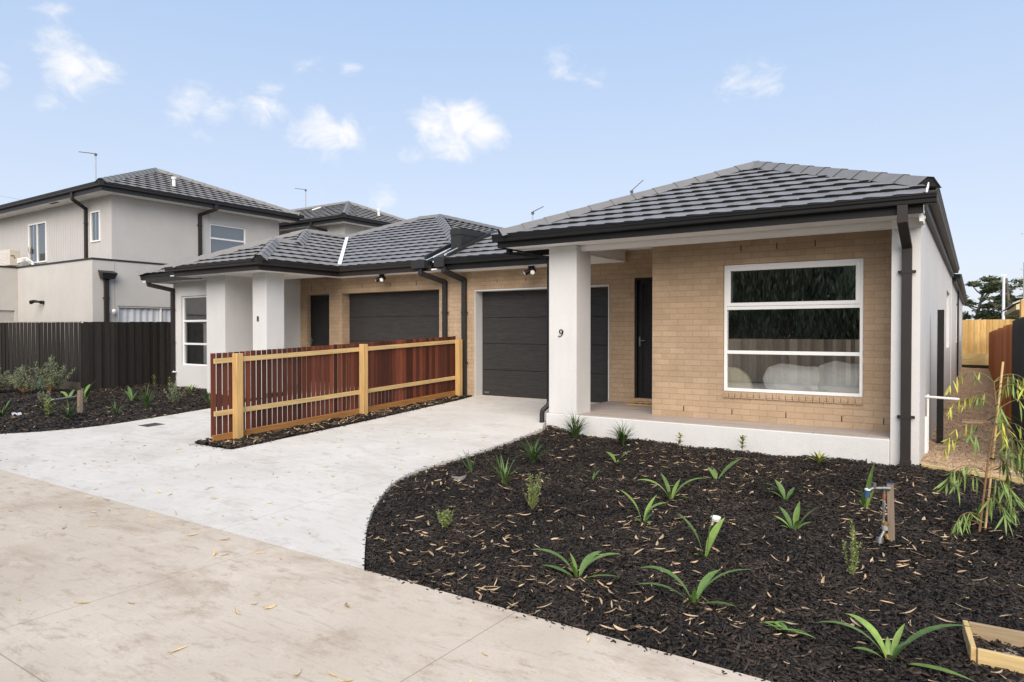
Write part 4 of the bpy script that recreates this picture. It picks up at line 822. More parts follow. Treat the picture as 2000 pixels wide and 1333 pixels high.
antenna('antenna', -23.8, 11.0, 6.1, 1.0, R(214), .58, 'tall television antenna on the grey two storey house beside the power lines')
antenna('antenna', -24.46, 20.0, 6.6, .95, R(214), .5, 'slim television antenna behind the middle roof, next to the white vent')
antenna('antenna', -7.18, 16.0, 4.4, .45, R(34), .42, 'television antenna above the hip of house 9, higher up the slope', tilt=.9, els=8)
antenna('antenna', -10.12, 16.0, 4.1, .50, R(34), .36, 'television antenna between the two single storey roofs', tilt=.5)
mb = MB()
PLX0, PLX1, PLZ0, PLZ1 = -85.6, -78.2, 15.63, 14.25
for dy, dz in ((0, 0), (.0, -1.1)): mb.tube([(PLX0 + (PLX1 - PLX0) * k / 9, 30, PLZ0 + dz + (PLZ1 - PLZ0) * k / 9) for k in range(-3, 13)], .018, METALG, 5)
tag(mb.build('power_line'), 'pair of thin overhead wires above the grey two storey roof', 'power line')

# ------------------------------------------------------------------ middle two storey house
M2 = thing('two_storey_house', (-20, 18, -.2), 'grey two storey house rising behind the roof of house 8', 'house')
mx, my, mz = -17.97, 16.30, 5.27; Wd = 2.55
mb = MB(); wall(mb, 'y', my + .45, .12, -29, mx - .57, -.6, 5.12, [], RENDER_G); wall(mb, 'x', mx - .45, -.12, my + .45, my + 2 * Wd - .45, -.6, 5.12, [], RENDER_G); mb.build('rendered_wall', M2)
mb = MB(); mb.box(-29, mx - .03, my + .04, my + .447, 5.085, 5.11, SOFFIT); mb.box(mx - .447, mx - .03, my + .45, my + 5.1, 5.085, 5.11, SOFFIT); mb.build('soffit', M2)
mb = MB(); mb.box(-29, mx, my + .01, my + .037, 5.06, 5.2, CHAR); mb.box(mx - .028, mx, my + .04, my + 5.1, 5.06, 5.2, CHAR); mb.build('fascia', M2)
mb = MB(); gutter(mb, (-29, my + .03, 5.175), (mx + .1, my + .03, 5.175), (0, -1, 0), CHAR); gutter(mb, (mx - .02, my + .034, 5.175), (mx - .02, my + 5.1, 5.175), (1, 0, 0), CHAR); mb.build('gutter', M2)
ap = (mx - Wd, my + Wd, mz + Wd * T225)
mb = MB(); tile_slope(mb, [(mx, my, mz), (mx, my + 2 * Wd, mz), ap], TILE2); tile_slope(mb, [(-29, my, mz), (mx, my, mz), ap, (-29, ap[1], ap[2])], TILE2); rf = mb.build('roof', M2)
mb = MB(); caps(mb, (mx, my, mz + .02), (ap[0], ap[1], ap[2] + .02), CAP2, w=.14); caps(mb, (mx, my + 2 * Wd, mz + .02), (ap[0], ap[1], ap[2] + .02), CAP2, w=.14); caps(mb, (-29, ap[1], ap[2] + .02), (ap[0], ap[1], ap[2] + .02), CAP2, w=.14); mb.build('ridge_capping', rf)
vent(rf, -19.1, 19.1, 5.70, .3); mb = MB(); mb.bar((-21.5, 18.1, 6.11), (-21.3, 18.15, 6.14), .05, .04, PVC); mb.bar((-21.62, 17.98, 6.05), (-21.5, 18.1, 6.11), .05, .04, PVC); mb.build('roof_flashing', rf)
downpipe(M2, [(-19.62, my - .02, 5.2), (-19.62, my - .02, 5.02), (-19.35, my + .41, 4.9), (-19.35, my + .41, 3.0)], w=.09, d=.07)

# ------------------------------------------------------------------ twin spot lamps under the eaves
def spot(x, y, z, label):
    t = thing('twin_spotlight', (x, y, z), label, 'spotlight', 'twin spotlights under the eaves'); q = MB(); q.box(x - .06, x + .06, y - .03, y + .03, z - .045, z - .001, BLACK); q.build('mount', t, bevel=.005)
    for s, d in ((-1, (-.62, -.62, -.45)), (1, (.35, -.85, -.35))):
        d = Vector(d).normalized(); p = Vector((x + s * .055, y - .02, z - .10)); q = MB(); q.tube([(x + s * .04, y, z - .04), p], .014, BLACK, 8); q.tube([p - d * .06, p + d * .09], .047, BLACK, 14); h = q.build('lamp_head', t)
        q = MB(); q.tube([p + d * .0905, p + d * .094], .042, LENS, 14); q.build('lens', h)
spot(-7.06, 11.12, 2.534, 'black twin spotlight under the eave over the garage of house 9')
spot(-11.06, 11.15, 2.563, 'black twin spotlight under the eave over the garage of house 8')

# ------------------------------------------------------------------ fences
PF = thing('picket_fence', (-8.95, 8.4, -.25), 'red hardwood picket fence on pale pine posts between the two driveways', 'fence')
def ft(y): return .966 + (y - 5.72) * .0395
def fb(y): return -.20 + (y - 5.72) * .040
mb = MB(); y = 5.70; k = 0
while y < 11.22:
    j = random.uniform(-.004, .004); mb.box(-9.045, -9.025, y, y + .072, fb(y) - .03, ft(y) + j, MERBAU); y += .0945
mb.build('picket_panel', PF)
for y0 in (6.06, 8.55, 11.24):
    last = y0 > 11; q = MB(); z1 = ft(y0) + (-.02 if not last else -.07); b = zc(y0) - .1; h = .055
    q.box(-8.985, -8.875, y0 - h, y0 + h, b, z1, PINEZ); q.build('post', PF, bevel=.006)
for z, in ((-.115,), (-.87,)):
    q = MB(); ya, yb = 5.73, 11.2; q.sloped(-9.022, -8.987, ya, yb, ft(ya) + z - .035, ft(yb) + z - .035, .072, PINE); q.build('rail', PF, bevel=.004)
q = MB(); q.sloped(-9.02, -8.988, 5.70, 11.25, fb(5.7) - .17, fb(11.25) - .14, .165, SLEEP); q.build('plinth_board', PF, bevel=.004)

def paling_fence(name, p0, p1, z0, z1, m, label, pw=.1, lap=True, plinth=None, posts=(), cap=None, slope=0., side=1, psize=.1, jit=.006, stepped=0):
    """upright palings between two plan points; zs are bottom and top"""
    t = thing(name, (*p0, z0), label, 'fence'); a = Vector((*p0, 0)); b = Vector((*p1, 0)); d = (b - a); L = d.length; d.normalize(); n = Vector((-d.y, d.x, 0)) * side; mb = MB(); s = 0; i = 0
    while s < L:
        w = min(pw, L - s); off = (.024 if (lap and i % 2) else 0); c = a + d * (s + w / 2) + n * off; zt = z1 + (slope * s if not stepped else slope * stepped * math.floor(s / stepped)) + random.uniform(-jit, jit)
        mb.hexa([c - d * (w * .52) - n * .008 + Vector((0, 0, z0 + slope * s)), c + d * (w * .52) - n * .008 + Vector((0, 0, z0 + slope * s)), c + d * (w * .52) + n * .008 + Vector((0, 0, z0 + slope * s)), c - d * (w * .52) + n * .008 + Vector((0, 0, z0 + slope * s)),
                 c - d * (w * .52) - n * .008 + Vector((0, 0, zt)), c + d * (w * .52) - n * .008 + Vector((0, 0, zt)), c + d * (w * .52) + n * .008 + Vector((0, 0, zt)), c - d * (w * .52) + n * .008 + Vector((0, 0, zt))], m)
        s += pw; i += 1
    mb.build('paling_panel', t)
    if plinth: q = MB(); q.bar(a + n * .02 + Vector((0, 0, z0 + plinth[0])), b + n * .02 + Vector((0, 0, z0 + plinth[0] + slope * L)), .03, plinth[1], plinth[2]); q.build('plinth_board', t)
    if cap: q = MB(); q.bar(a + Vector((0, 0, z1 + .012)), b + Vector((0, 0, z1 + .012 + slope * L)), cap[0], .024, cap[1]); q.build('capping_rail', t)
    for s in posts: q = MB(); c = a + d * s - n * .06; q.box(c.x - psize / 2, c.x + psize / 2, c.y - psize / 2, c.y + psize / 2, z0 - .1, z1 + slope * s - .02, m); q.build('post', t)
    return t
paling_fence('paling_fence', (-18.95, 8.37), (-31, 8.37), -.05, 1.515, BLKWOOD, 'black paling fence with pale top rail along the garden front', .125, plinth=(-.10, .24, wood('dark_plinth', (.085, .072, .06), (.06, .052, .045), .8, 'x')), cap=(.05, mat('pale_rail', (.36, .33, .29))), posts=(.05, 2.5, 5), slope=.006)
paling_fence('paling_fence', (-18.93, 8.42), (-18.93, 14), -.28, 1.525, BLKWOOD, 'black paling fence running back to the white downpipe corner of house 8', .105, side=-1, posts=(2.4, 4.8), slope=.012)
paling_fence('boundary_fence', (-7, 39.3), (8, 39.3), .23, 1.84, YELFENCE, 'raw yellow pine paling fence closing the end of the gravel path', .12, posts=())
q = MB(); q.box(-7, 8, 39.2, 39.28, -.05, .226, YELPLINTH); q.box(-7, 8, 39.2, 39.28, -.45, -.054, YELPLINTH); o = q.build('plinth_board', bpy.data.objects['boundary_fence'])
paling_fence('boundary_fence', (.52, 13.6), (.55, 39), -.35, 1.40, BRNFENCE, 'rusty brown stained paling fence beside the gravel path', .15, side=1, slope=-.0075, jit=.004, stepped=4.6, posts=(0.2,))
paling_fence('boundary_fence', (.50, 9.8), (.52, 13.55), -.42, 1.45, BLKWOOD2, 'soot black paling fence nearest the camera along the gravel path', .12, side=1, posts=(.1, 2.2, 3.6))
q = MB(); q.box(.62, .74, 14.0, 14.5, .2, 1.80, PINEZ); tag(q.build('fence_board'), 'raw pine board rising behind the black fence', 'board')
q = MB(); q.box(-.445, -.365, 11.37, 11.45, -.45, 1.585, BLKWOOD2); tag(q.build('gate_post', bevel=.004), 'black gate post standing against the white side wall', 'post')
paling_fence('paling_fence', (-30, -3.6), (24, -3.6), -.42, 1.03, GREYPALE, 'weathered paling fence across the road, seen reflected in the front window', .13, plinth=None)

# services on the side wall
sv = thing('wall_service_pipe', (-.5, 10.2, -.2), 'white plastic pipe and conduit on the side wall by the gate post', 'pipe')
q = MB(); q.tube([(-.505, 10.42, .46), (-.505, 10.42, -.28)], .013, PVC, 10); q.box(-.532, -.50, 10.29, 10.35, -.30, .18, PVC); q.build('conduit', sv)
q = MB(); q.tube([(-.53, 10.42, .43), (-.16, 10.30, .425)], .016, PVC, 10); q.build('overflow_pipe', sv)
q = MB(); q.box(-.19, .12, 14.6, 14.75, -.36, -.33, GREYPALE); q.bar((-.35, 15.1, -.35), (.25, 15.0, -.35), .12, .03, GREYPALE); tag(q.build('scrap_timber'), 'offcut planks lying on the gravel path', 'timber')

# ------------------------------------------------------------------ neighbour on the right and far poles
NB = thing('neighbour_house', (4, 27, -.4), 'neighbouring house with cream eave beyond the right hand fence', 'house')
q = MB(); q.box(1.45, 9, 25.6, 34, -.5, 2.0, RENDER_G); q.build('wall', NB)
q = MB(); q.prism([(.98, 24.8, 1.92), (.98, 24.8, 2.06), (4.5, 24.8, 3.6), (8.2, 24.8, 2.06), (8.2, 24.8, 1.92)], (0, 10, 0), mat('cream_fascia', (.55, .50, .30))); q.prism([(.9, 24.9, 2.08), (4.5, 24.9, 3.66), (8.3, 24.9, 2.08), (8.3, 24.9, 2.12), (4.5, 24.9, 3.72), (.9, 24.9, 2.12)], (0, 10, 0), mat('light_roof', (.5, .47, .42))); q.build('roof', NB)
pl = MB(); pl.tube([(2.35, 86, -.7), (2.35, 86, 7.1)], .16, POLEW, 10, .12); pl.box(2.1, 2.6, 85.9, 86.1, 6.9, 7.1, POLEW); tag(pl.build('light_pole'), 'tall pale pole in front of the dark cypress trees', 'pole')
an = thing('antenna_mast', (2.3, 49, 0), 'grey antenna mast with three level crossbars at the picture edge', 'antenna'); q = MB(); q.tube([(2.32, 49.7, -.5), (2.32, 49.7, 5.3)], .04, METALG, 8); q.build('mast', an)
for i, z in enumerate((4.36, 3.9 - .1, 3.28)):
    q = MB(); q.bar((1.92, 49.6, z), (2.75, 49.9, z), .05, .05, METALG); q.build('crossbar', an)
for z in (6.95, 4.9): 
    q = MB(); q.bar((2.17, 49.6, z), (2.6, 49.8, z), .05, .05, METALG); q.build('crossbar', an)

# ------------------------------------------------------------------ trees
def rnd_dir():
    while True:
        v = Vector((random.uniform(-1, 1), random.uniform(-1, 1), random.uniform(-1, 1)))
        if .05 < v.length < 1: return v.normalized()
def leaf_quads(mb, c, rad, n, size, m, hang=0., flat=0.):
    for _ in range(n):
        v = rnd_dir() * (random.random() ** .45); p = c + Vector((v.x * rad.x, v.y * rad.y, v.z * rad.z)); a = rnd_dir()
        if hang: a = Vector((a.x * .35, a.y * .35, -1)).normalized()
        if flat: a.z *= .35; a.normalize()
        b = a.cross(rnd_dir()).normalized(); s = size * random.uniform(.6, 1.4); l = s * (1.7 if hang else 1.25)
        mb.face([p - a * l - b * s * .1, p - b * s * .42, p + a * l, p + b * s * .42], m)
def cypress(x, y, h, wd, label, seed, lean=0):
    random.seed(seed); t = thing('cypress_tree', (x, y, -.7), label, 'tree', 'cypress trees beyond the end fence'); tr = MB(); cr = MB(); z0 = -.7
    tr.tube([(x, y, z0), (x + lean * .3, y, z0 + h * .35), (x + lean, y, z0 + h * .85)], h * .035, BARK, 8, h * .012)
    nb = 15
    for i in range(nb):
        f = .13 + .85 * i / nb; az = random.uniform(0, 6.28); L = wd * random.uniform(.45, 1) * (1.1 - .5 * abs(f - .55)); b = Vector((x + lean * f, y, z0 + h * f * .8)); e = b + Vector((math.cos(az) * L, math.sin(az) * L * .6, h * random.uniform(.08, .2)))
        mid = b + (e - b) * .5 - Vector((0, 0, h * .02)); tr.tube([b, mid, e], h * .014, BARK, 6, h * .005)
        for k in range(4):
            q = b + (e - b) * random.uniform(.45, 1.1) + Vector((random.uniform(-.6, .6), random.uniform(-.6, .6), random.uniform(-.1, .5))) * wd * .22
            leaf_quads(cr, q, Vector((wd * .30, wd * .3, h * .032)) * random.uniform(.6, 1.25), 105, .15, LEAF_C, flat=1)
    tr.build('trunk', t); cr.build('crown', t, smooth='keep'); return t
cypress(-3.9, 92, 7.6, 3.0, 'dark flat topped cypress right behind the roof end of house 9', 11, -.6)
cypress(-.4, 94, 8.2, 3.2, 'dark cypress with a bare leaning trunk left of the pale pole', 12, 1.2)
cypress(3.2, 90, 9.0, 3.2, 'tall layered cypress behind the pale pole', 13, -.5)
cypress(6.6, 93, 9.2, 3.4, 'layered cypress at the right picture edge', 14, .5)
random.seed(5)
def gum_crown(x, y, h, wd, label, seed):
    random.seed(seed); t = thing('shade_tree', (x, y, -.7), label, 'tree', 'trees across the road'); tr = MB(); cr = MB()
    tr.tube([(x, y, -.7), (x + .3, y + .1, 1.6), (x + .1, y - .3, h * .6)], .34, BARK, 10, .14)
    for i in range(11):
        az = i * 2.4; L = wd * random.uniform(.4, .95); b = Vector((x + .2, y, random.uniform(1.1, 2.6))); e = b + Vector((math.cos(az) * L, math.sin(az) * L * .8, random.uniform(.8, h * .5))); tr.tube([b, (b + e) / 2 + Vector((0, 0, .3)), e], .12, BARK, 6, .03)
        for k in range(6):
            q = b + (e - b) * random.uniform(.3, 1.1) + Vector((random.uniform(-1, 1), random.uniform(-1, 1), random.uniform(-1.0, .8))); leaf_quads(cr, q, Vector((1.1, 1.0, .95)) * random.uniform(.7, 1.2), (330 if seed < 42 else 100), (.085 if seed < 42 else .10), LEAF_P, hang=1)
    for k in range(34): leaf_quads(cr, Vector((x + random.uniform(-wd, wd), y + random.uniform(-1.5, .6), random.uniform(.1, 2.2))), Vector((1.0, .7, .8)), (330 if seed < 42 else 100), (.085 if seed < 42 else .10), LEAF_P, hang=1)
    tr.build('trunk', t); cr.build('crown', t, smooth='keep')
for i, (x, y, lab) in enumerate(((-3.2, -8.5, 'weeping tree across the road reflected at the right of the front window'), (-8.6, -8.2, 'weeping tree across the road reflected at the left of the front window'), (-14.5, -9, 'weeping tree across the road, third along the reflected fence'), (-21, -9, 'weeping tree across the road, fourth along the reflected fence'), (-29, -9, 'weeping tree across the road, fifth along the reflected fence'), (-38, -9, 'weeping tree across the road, sixth along the reflected fence'), (-47, -9, 'weeping tree across the road, farthest along the reflected fence'))):
    gum_crown(x, y, 6.6 + (i % 3) * .5, 3.6, lab, 40 + i)
random.seed(21)

# ------------------------------------------------------------------ planting
def blade(mb, base, az, L, w, lift, droop, m, segs=6, fold=.25, tipw=.04, wide=.45, twist=0):
    """one arching leaf: starts at angle lift above level and bends down by droop over its length"""
    p = Vector(base); a = lift; rows = []; st = L / segs; side = Vector((-math.sin(az), math.cos(az), 0))
    for i in range(segs + 1):
        t = i / segs; ww = w * (math.sin(math.pi * min(1, (t * (1 - wide) / wide if t < wide else 1)) * .5) * (1 if t < wide else (1 - ((t - wide) / (1 - wide)) ** 2.2)) + tipw) if True else w
        ww = .86 * w * max(tipw, (.34 + .66 * (3 * min(1, t / wide) ** 2 - 2 * min(1, t / wide) ** 3)) * (1 if t < wide else max(0, 1 - ((t - wide) / (1 - wide)) ** 2)))
        d = Vector((math.cos(az) * math.cos(a), math.sin(az) * math.cos(a), math.sin(a))); n = side.cross(d); n = n if n.z >= 0 else -n; s = side * math.cos(twist * t) + n * math.sin(twist * t)
        rows.append([p - s * ww + n * ww * fold, p.copy(), p + s * ww + n * ww * fold]); p = p + d * st; a -= droop / segs
    mb.grid(rows, m)
def plant(name, loc, label, cat, group, build):
    mb = MB(); build(mb); o = mb.build(name, smooth='keep'); me = o.data; me.polygons.foreach_set('use_smooth', [True] * len(me.polygons)); o.location = loc; return tag(o, label, cat, group)
def tuft(h, n=34, spread=.9):
    def f(mb):
        for i in range(n): blade(mb, (random.uniform(-.02, .02), random.uniform(-.02, .02), -.01), random.uniform(0, 6.28), h * random.uniform(.6, 1.15), .0075, R(random.uniform(52, 88)), spread * random.uniform(.3, 1.6), LEAF_G, 5, .3, .05, .3)
    return f
def strap(h, leaves):   # leaves: (azimuth deg, length, lift deg, droop, width)
    def f(mb):
        for az, L, li, dr, w in leaves + [(random.uniform(0, 360), random.uniform(.12, .24), random.uniform(35, 82), random.uniform(.4, 1.3), .02) for _ in range(2)]: blade(mb, (math.cos(R(az)) * .012, math.sin(R(az)) * .012, -.015), R(az), L * .88, w * .9, R(min(84, li + 7)), dr, LEAF_D if random.random() < .55 else LEAF_L, 9, .28, .03, .5, random.uniform(-.3, .3))
    return f
def upright(h, n, w=.03):
    def f(mb):
        for i in range(n):
            az = i * 2.4 + random.uniform(-.4, .4); blade(mb, (math.cos(az) * .01, math.sin(az) * .01, -.015), az, h * random.uniform(.7, 1.1), w, R(random.uniform(62, 84)), random.uniform(.3, 1.1), LEAF_L if i % 2 else LEAF_D, 8, .4, .03, .55)
    return f
def feathery(h, n, m, spread=.5, lf=.016, gap=.012):
    def f(mb):
        for i in range(n):
            az = random.uniform(0, 6.28); p = Vector((0, 0, -.01)); a = R(random.uniform(50, 88)) if i else R(86); L = h * random.uniform(.55, 1.1); k = int(L / gap); pts = [p.copy()]
            for j in range(k):
                d = Vector((math.cos(az) * math.cos(a), math.sin(az) * math.cos(a), math.sin(a))); p = p + d * gap; a += random.uniform(-.05, .09); az += random.uniform(-.08, .08)
                if j % 5 == 4: pts.append(p.copy())
                if j > k * .12:
                    for q in range(3):
                        v = (rnd_dir() + d * .8).normalized(); s = v.cross(rnd_dir()).normalized() * lf * .16; mb.face([p - s, p + v * lf * .5 - s * 1.3, p + v * lf, p + v * lf * .5 + s * 1.3], m)
            mb.tube(pts, .0022, STEMM, 4, .001, cap=False)
    return f
def sprig(h, n=16):
    def f(mb):
        pts = [Vector((.006 * math.sin(k * 2), .006 * math.cos(k * 1.7), h * k / 5)) for k in range(6)]; mb.tube(pts, .003, TWIG, 5, .0015)
        for i in range(n):
            z = h * (.3 + .75 * i / n); az = i * 2.4; blade(mb, (0, 0, z), az, .075 * random.uniform(.7, 1.2), .020, R(random.uniform(20, 60)), .6, LEAF_S, 4, .2, .05, .45)
    return f
GT = 'strappy grass tufts in the mulch'; GC = 'arching strap leaved plants in the mulch'; GU = 'upright broad leaved plants in the mulch'; GS = 'small leafy sprigs by the walls'; GR = 'feathery shrubs in the mulch'
def Z(x, y): return zm(x, y) + .005
def ZL(x, y): return zl(x, y) + .005
def pr(name, x, y, label, cat, group, b, zf=None): return plant(name, (x, y, (zf or Z)(x, y)), label, cat, group, b)
pr('grass_tuft', -4.90, 8.93, 'dense grass tuft against the plinth below the numeral 9 pillar', 'grass tuft', GT, tuft(.40, 110))
pr('grass_tuft', -4.12, 8.90, 'grass tuft at the plinth, second from the numeral 9 pillar', 'grass tuft', GT, tuft(.36, 90, 1.1))
pr('grass_tuft', -4.55, 7.21, 'wispy grass tuft in the mulch halfway along the driveway kerb', 'grass tuft', GT, tuft(.38, 55, 1.3))
pr('grass_tuft', -4.87, 6.36, 'narrow upright grass tuft beside the round drain cover', 'grass tuft', GT, tuft(.28, 14, .35))
pr('grass_tuft', -4.19, 6.06, 'bright grass tuft between the drain cover and the feathery shrub', 'grass tuft', GT, lambda mb: [blade(mb, (random.uniform(-.02, .02), random.uniform(-.02, .02), -.01), random.uniform(0, 6.28), .36 * random.uniform(.6, 1.1), .008, R(random.uniform(55, 87)), random.uniform(.2, 1.2), LEAF_D, 6, .3, .05, .35) for _ in range(26)])
pr('sprig_plant', -3.31, 8.97, 'yellowing small sprig at the plinth, left of the window', 'seedling', GS, sprig(.20))
pr('sprig_plant', -2.49, 9.02, 'small leafy sprig at the plinth under the window', 'seedling', GS, sprig(.22, 20))
pr('sprig_plant', -1.54, 8.87, 'low spreading sprig at the plinth near the dark downpipe', 'seedling', GS, lambda mb: [blade(mb, (0, 0, 0), k * 1.3, .17, .022, R(35 + 18 * (k % 3)), .5, LEAF_S, 4, .2, .05, .45) for k in range(14)])
pr('broadleaf_plant', -3.66, 7.73, 'bright two leaved young plant in the middle of the bed near the plinth', 'plant', GU, strap(.3, [(20, .30, 62, .9, .045), (170, .27, 66, 1.3, .04), (280, .12, 30, .5, .02), (100, .14, 30, .6, .02)]))
pr('broadleaf_plant', -3.51, 6.79, 'thin single bladed green shoot in the middle of the bed', 'plant', GU, strap(.3, [(30, .33, 80, .3, .018), (200, .16, 45, .6, .012), (330, .17, 40, .8, .012), (100, .14, 50, .5, .012)]))
pr('strap_leaf_plant', -2.33, 7.44, 'broad leaved plant pointing right, below the big window', 'plant', GC, strap(.3, [(35, .42, 50, .55, .05), (170, .2, 60, .4, .045), (210, .28, 40, .9, .03), (0, .2, 35, .4, .025), (120, .2, 50, .6, .03)]))
pr('strap_leaf_plant', -1.53, 7.06, 'arching strap plant between the window bed plant and the garden tap', 'plant', GC, strap(.3, [(195, .38, 68, 1.7, .038), (150, .27, 70, .8, .04), (340, .30, 55, 1.0, .032), (60, .2, 55, .5, .03), (215, .22, 45, 1.0, .025)]))
pr('strap_leaf_plant', -2.48, 6.48, 'wide arching strap plant in the centre of the mulch bed', 'plant', GC, strap(.3, [(205, .48, 62, 1.5, .035), (25, .50, 62, 1.3, .04), (160, .34, 75, .7, .035), (350, .24, 35, .9, .028), (230, .22, 30, .8, .025), (80, .3, 60, .7, .03)]))
pr('broadleaf_plant', -2.40, 5.60, 'tall cupped pale green plant left of the white cap', 'plant', GU, strap(.3, [(205, .42, 74, .9, .04), (20, .36, 80, 1.5, .035), (70, .34, 66, .7, .034), (330, .13, 60, 2.0, .03)]))
pr('broadleaf_plant', -1.24, 6.04, 'open five leaved upright plant right of the bed centre', 'plant', GU, strap(.3, [(25, .34, 58, .6, .032), (160, .26, 62, .5, .035), (190, .22, 50, .7, .025), (80, .3, 72, .5, .035), (300, .2, 60, .6, .025)]))
pr('broadleaf_plant', -1.67, 5.05, 'tall upright bright green plant in front of the white cap', 'plant', GU, strap(.3, [(200, .46, 74, .8, .05), (20, .50, 78, .1, .035), (60, .40, 66, .6, .045), (290, .16, -10, .8, .03)]))
pr('broadleaf_plant', -.83, 7.06, 'single spade shaped leaf plant beside the garden tap', 'plant', GU, strap(.3, [(40, .52, 76, .1, .06), (200, .30, 82, .2, .04), (330, .28, 70, .3, .035)]))
pr('strap_leaf_plant', -2.27, 4.18, 'arching five leaved strap plant nearest the road edge on the left', 'plant', GC, strap(.3, [(205, .46, 60, 1.4, .032), (195, .30, 25, .6, .028), (75, .34, 58, 1.3, .035), (20, .42, 62, 1.3, .032), (10, .34, 18, .5, .022), (270, .2, 60, .4, .02)]))
pr('strap_leaf_plant', -1.45, 4.19, 'large arching strap plant in the middle front of the bed', 'plant', GC, strap(.3, [(190, .50, 64, 1.7, .034), (215, .46, 38, 1.0, .03), (20, .52, 62, 1.3, .036), (350, .32, 20, .5, .026), (70, .36, 58, 1.2, .034), (290, .16, 70, .3, .02)]))
pr('strap_leaf_plant', -.355, 4.02, 'large arching strap plant beside the timber planter frame', 'plant', GC, strap(.3, [(195, .48, 55, 1.5, .032), (20, .54, 55, 1.25, .046), (150, .38, 62, 1.5, .036), (345, .42, 12, .45, .026), (210, .22, 35, .8, .024), (70, .26, 60, .8, .02)]))
pr('feathery_shrub', -3.43, 5.42, 'soft yellow green feathery shrub left of centre in the bed', 'shrub', GR, feathery(.36, 20, LEAF_R, lf=.02))
pr('feathery_shrub', -3.80, 4.60, 'low mossy green shrub near the curved driveway edge', 'shrub', GR, feathery(.17, 30, LEAF_R, lf=.026))
pr('feathery_shrub', -.68, 5.17, 'sparse wispy shrub in front of the garden tap', 'shrub', GR, feathery(.40, 7, LEAF_R, gap=.014, lf=.024))
pr('fallen_sprig', -.95, 4.13, 'limp green cut leaves lying on the mulch at the front of the bed', 'leaves', None, lambda mb: [blade(mb, (random.uniform(-.1, .1), random.uniform(-.08, .08), .03), random.uniform(2.2, 3.6) if k % 2 else random.uniform(-.6, .6), .14, .011, R(12), .5, LEAF_L, 5, .2, .05, .4) for k in range(9)])
# left bed
def wbush(h, n):
    def f(mb):
        for i in range(n):
            az = random.uniform(0, 6.28); a = R(random.uniform(28, 88)); L = h * random.uniform(.6, 1.15); p = Vector((0, 0, .02)); pts = [p.copy()]; k = int(L / .028)
            for j in range(k):
                d = Vector((math.cos(az) * math.cos(a), math.sin(az) * math.cos(a), math.sin(a))); p = p + d * .028; a += random.uniform(-.04, .07); az += random.uniform(-.1, .1)
                if j % 6 == 5: pts.append(p.copy())
                if j > 5:
                    for q in range(6):
                        v = (rnd_dir() + d * .5).normalized(); l = .06 * random.uniform(.6, 1.3); s = v.cross(rnd_dir()).normalized() * .008; c = p + rnd_dir() * .02; mb.face([c - s * .6, c + v * l * .5 - s, c + v * l, c + v * l * .5 + s], LEAF_W)
            if len(pts) > 1: mb.tube(pts, .006, TWIG, 4, .002, cap=False)
    return f
pr('grey_shrub', -20.5, 7.0, 'big grey green bush at the left edge before the black fence', 'shrub', 'grey green bushes by the black fence', wbush(.68, 50), ZL)
pr('grey_shrub', -19.7, 7.35, 'grey green bush between the edge bush and the plinth board', 'shrub', 'grey green bushes by the black fence', wbush(.62, 36), ZL)
pr('grey_shrub', -19.15, 7.75, 'upright grey green bush nearest the fence corner', 'shrub', 'grey green bushes by the black fence', wbush(.80, 28), ZL)
pr('broadleaf_plant', -16.38, 7.29, 'pair of spear leaves behind the weathered stake', 'plant', GU, upright(.52, 4, .05), ZL)
pr('strap_leaf_plant', -16.9, 7.2, 'arching strap plant just left of the weathered stake', 'plant', GC, strap(.3, [(190, .5, 62, 1.5, .05), (30, .46, 55, .8, .05), (120, .4, 70, .9, .05), (330, .3, 40, .6, .04)]), ZL)
pr('broadleaf_plant', -15.3, 7.77, 'broad leaved plant alone between the stake and the black side fence', 'plant', GU, strap(.3, [(165, .55, 62, .9, .05), (190, .42, 70, 1.2, .06), (20, .34, 50, .8, .035), (80, .3, 70, .5, .03)]), ZL)
pr('grass_tuft', -13.73, 7.27, 'bright spiky grass clump in the left bed', 'grass tuft', GT, tuft(.50, 50, .8), ZL)
pr('grass_tuft', -13.93, 5.93, 'dark grass clump below the weathered stake', 'grass tuft', GT, tuft(.42, 40, 1.1), ZL)
pr('grass_tuft', -13.26, 6.45, 'spreading grass clump between the stake and the drain grate', 'grass tuft', GT, tuft(.45, 36, 1.4), ZL)
pr('grass_tuft', -12.78, 8.05, 'grass clump half hidden at the picket fence end', 'grass tuft', GT, tuft(.42, 40, .8), ZL)
pr('feathery_shrub', -13.91, 7.97, 'feathery shrub under the corner window of house 8', 'shrub', GR, feathery(.48, 16, LEAF_W, lf=.04, gap=.02), ZL)
pr('feathery_shrub', -16.8, 6.66, 'low grey shrub left of the white pipe', 'shrub', GR, feathery(.32, 16, LEAF_W, lf=.04, gap=.02), ZL)
pr('feathery_shrub', -14.6, 5.85, 'yellowish shrub under the white pipe', 'shrub', GR, feathery(.36, 14, LEAF_R, lf=.04, gap=.02), ZL)
pr('feathery_shrub', -15.6, 6.9, 'small yellow green shrub behind the white pipe', 'shrub', GR, feathery(.34, 10, LEAF_R, lf=.04, gap=.02), ZL)
pr('sprig_plant', -17.2, 9.3, 'yellow tipped sprig at the foot of the black side fence', 'seedling', GS, sprig(.34, 20), ZL)
pr('sprig_plant', -16.95, 9.55, 'small sprig at the foot of the corner downpipe', 'seedling', GS, sprig(.28, 16), ZL)
pr('sprig_plant', -15.7, 9.4, 'green sprig under the window of house 8', 'seedling', GS, lambda mb: [blade(mb, (0, 0, 0), k * 1.3, .24, .02, R(45 + 15 * (k % 3)), .5, LEAF_L, 4, .2, .05, .45) for k in range(14)], ZL)
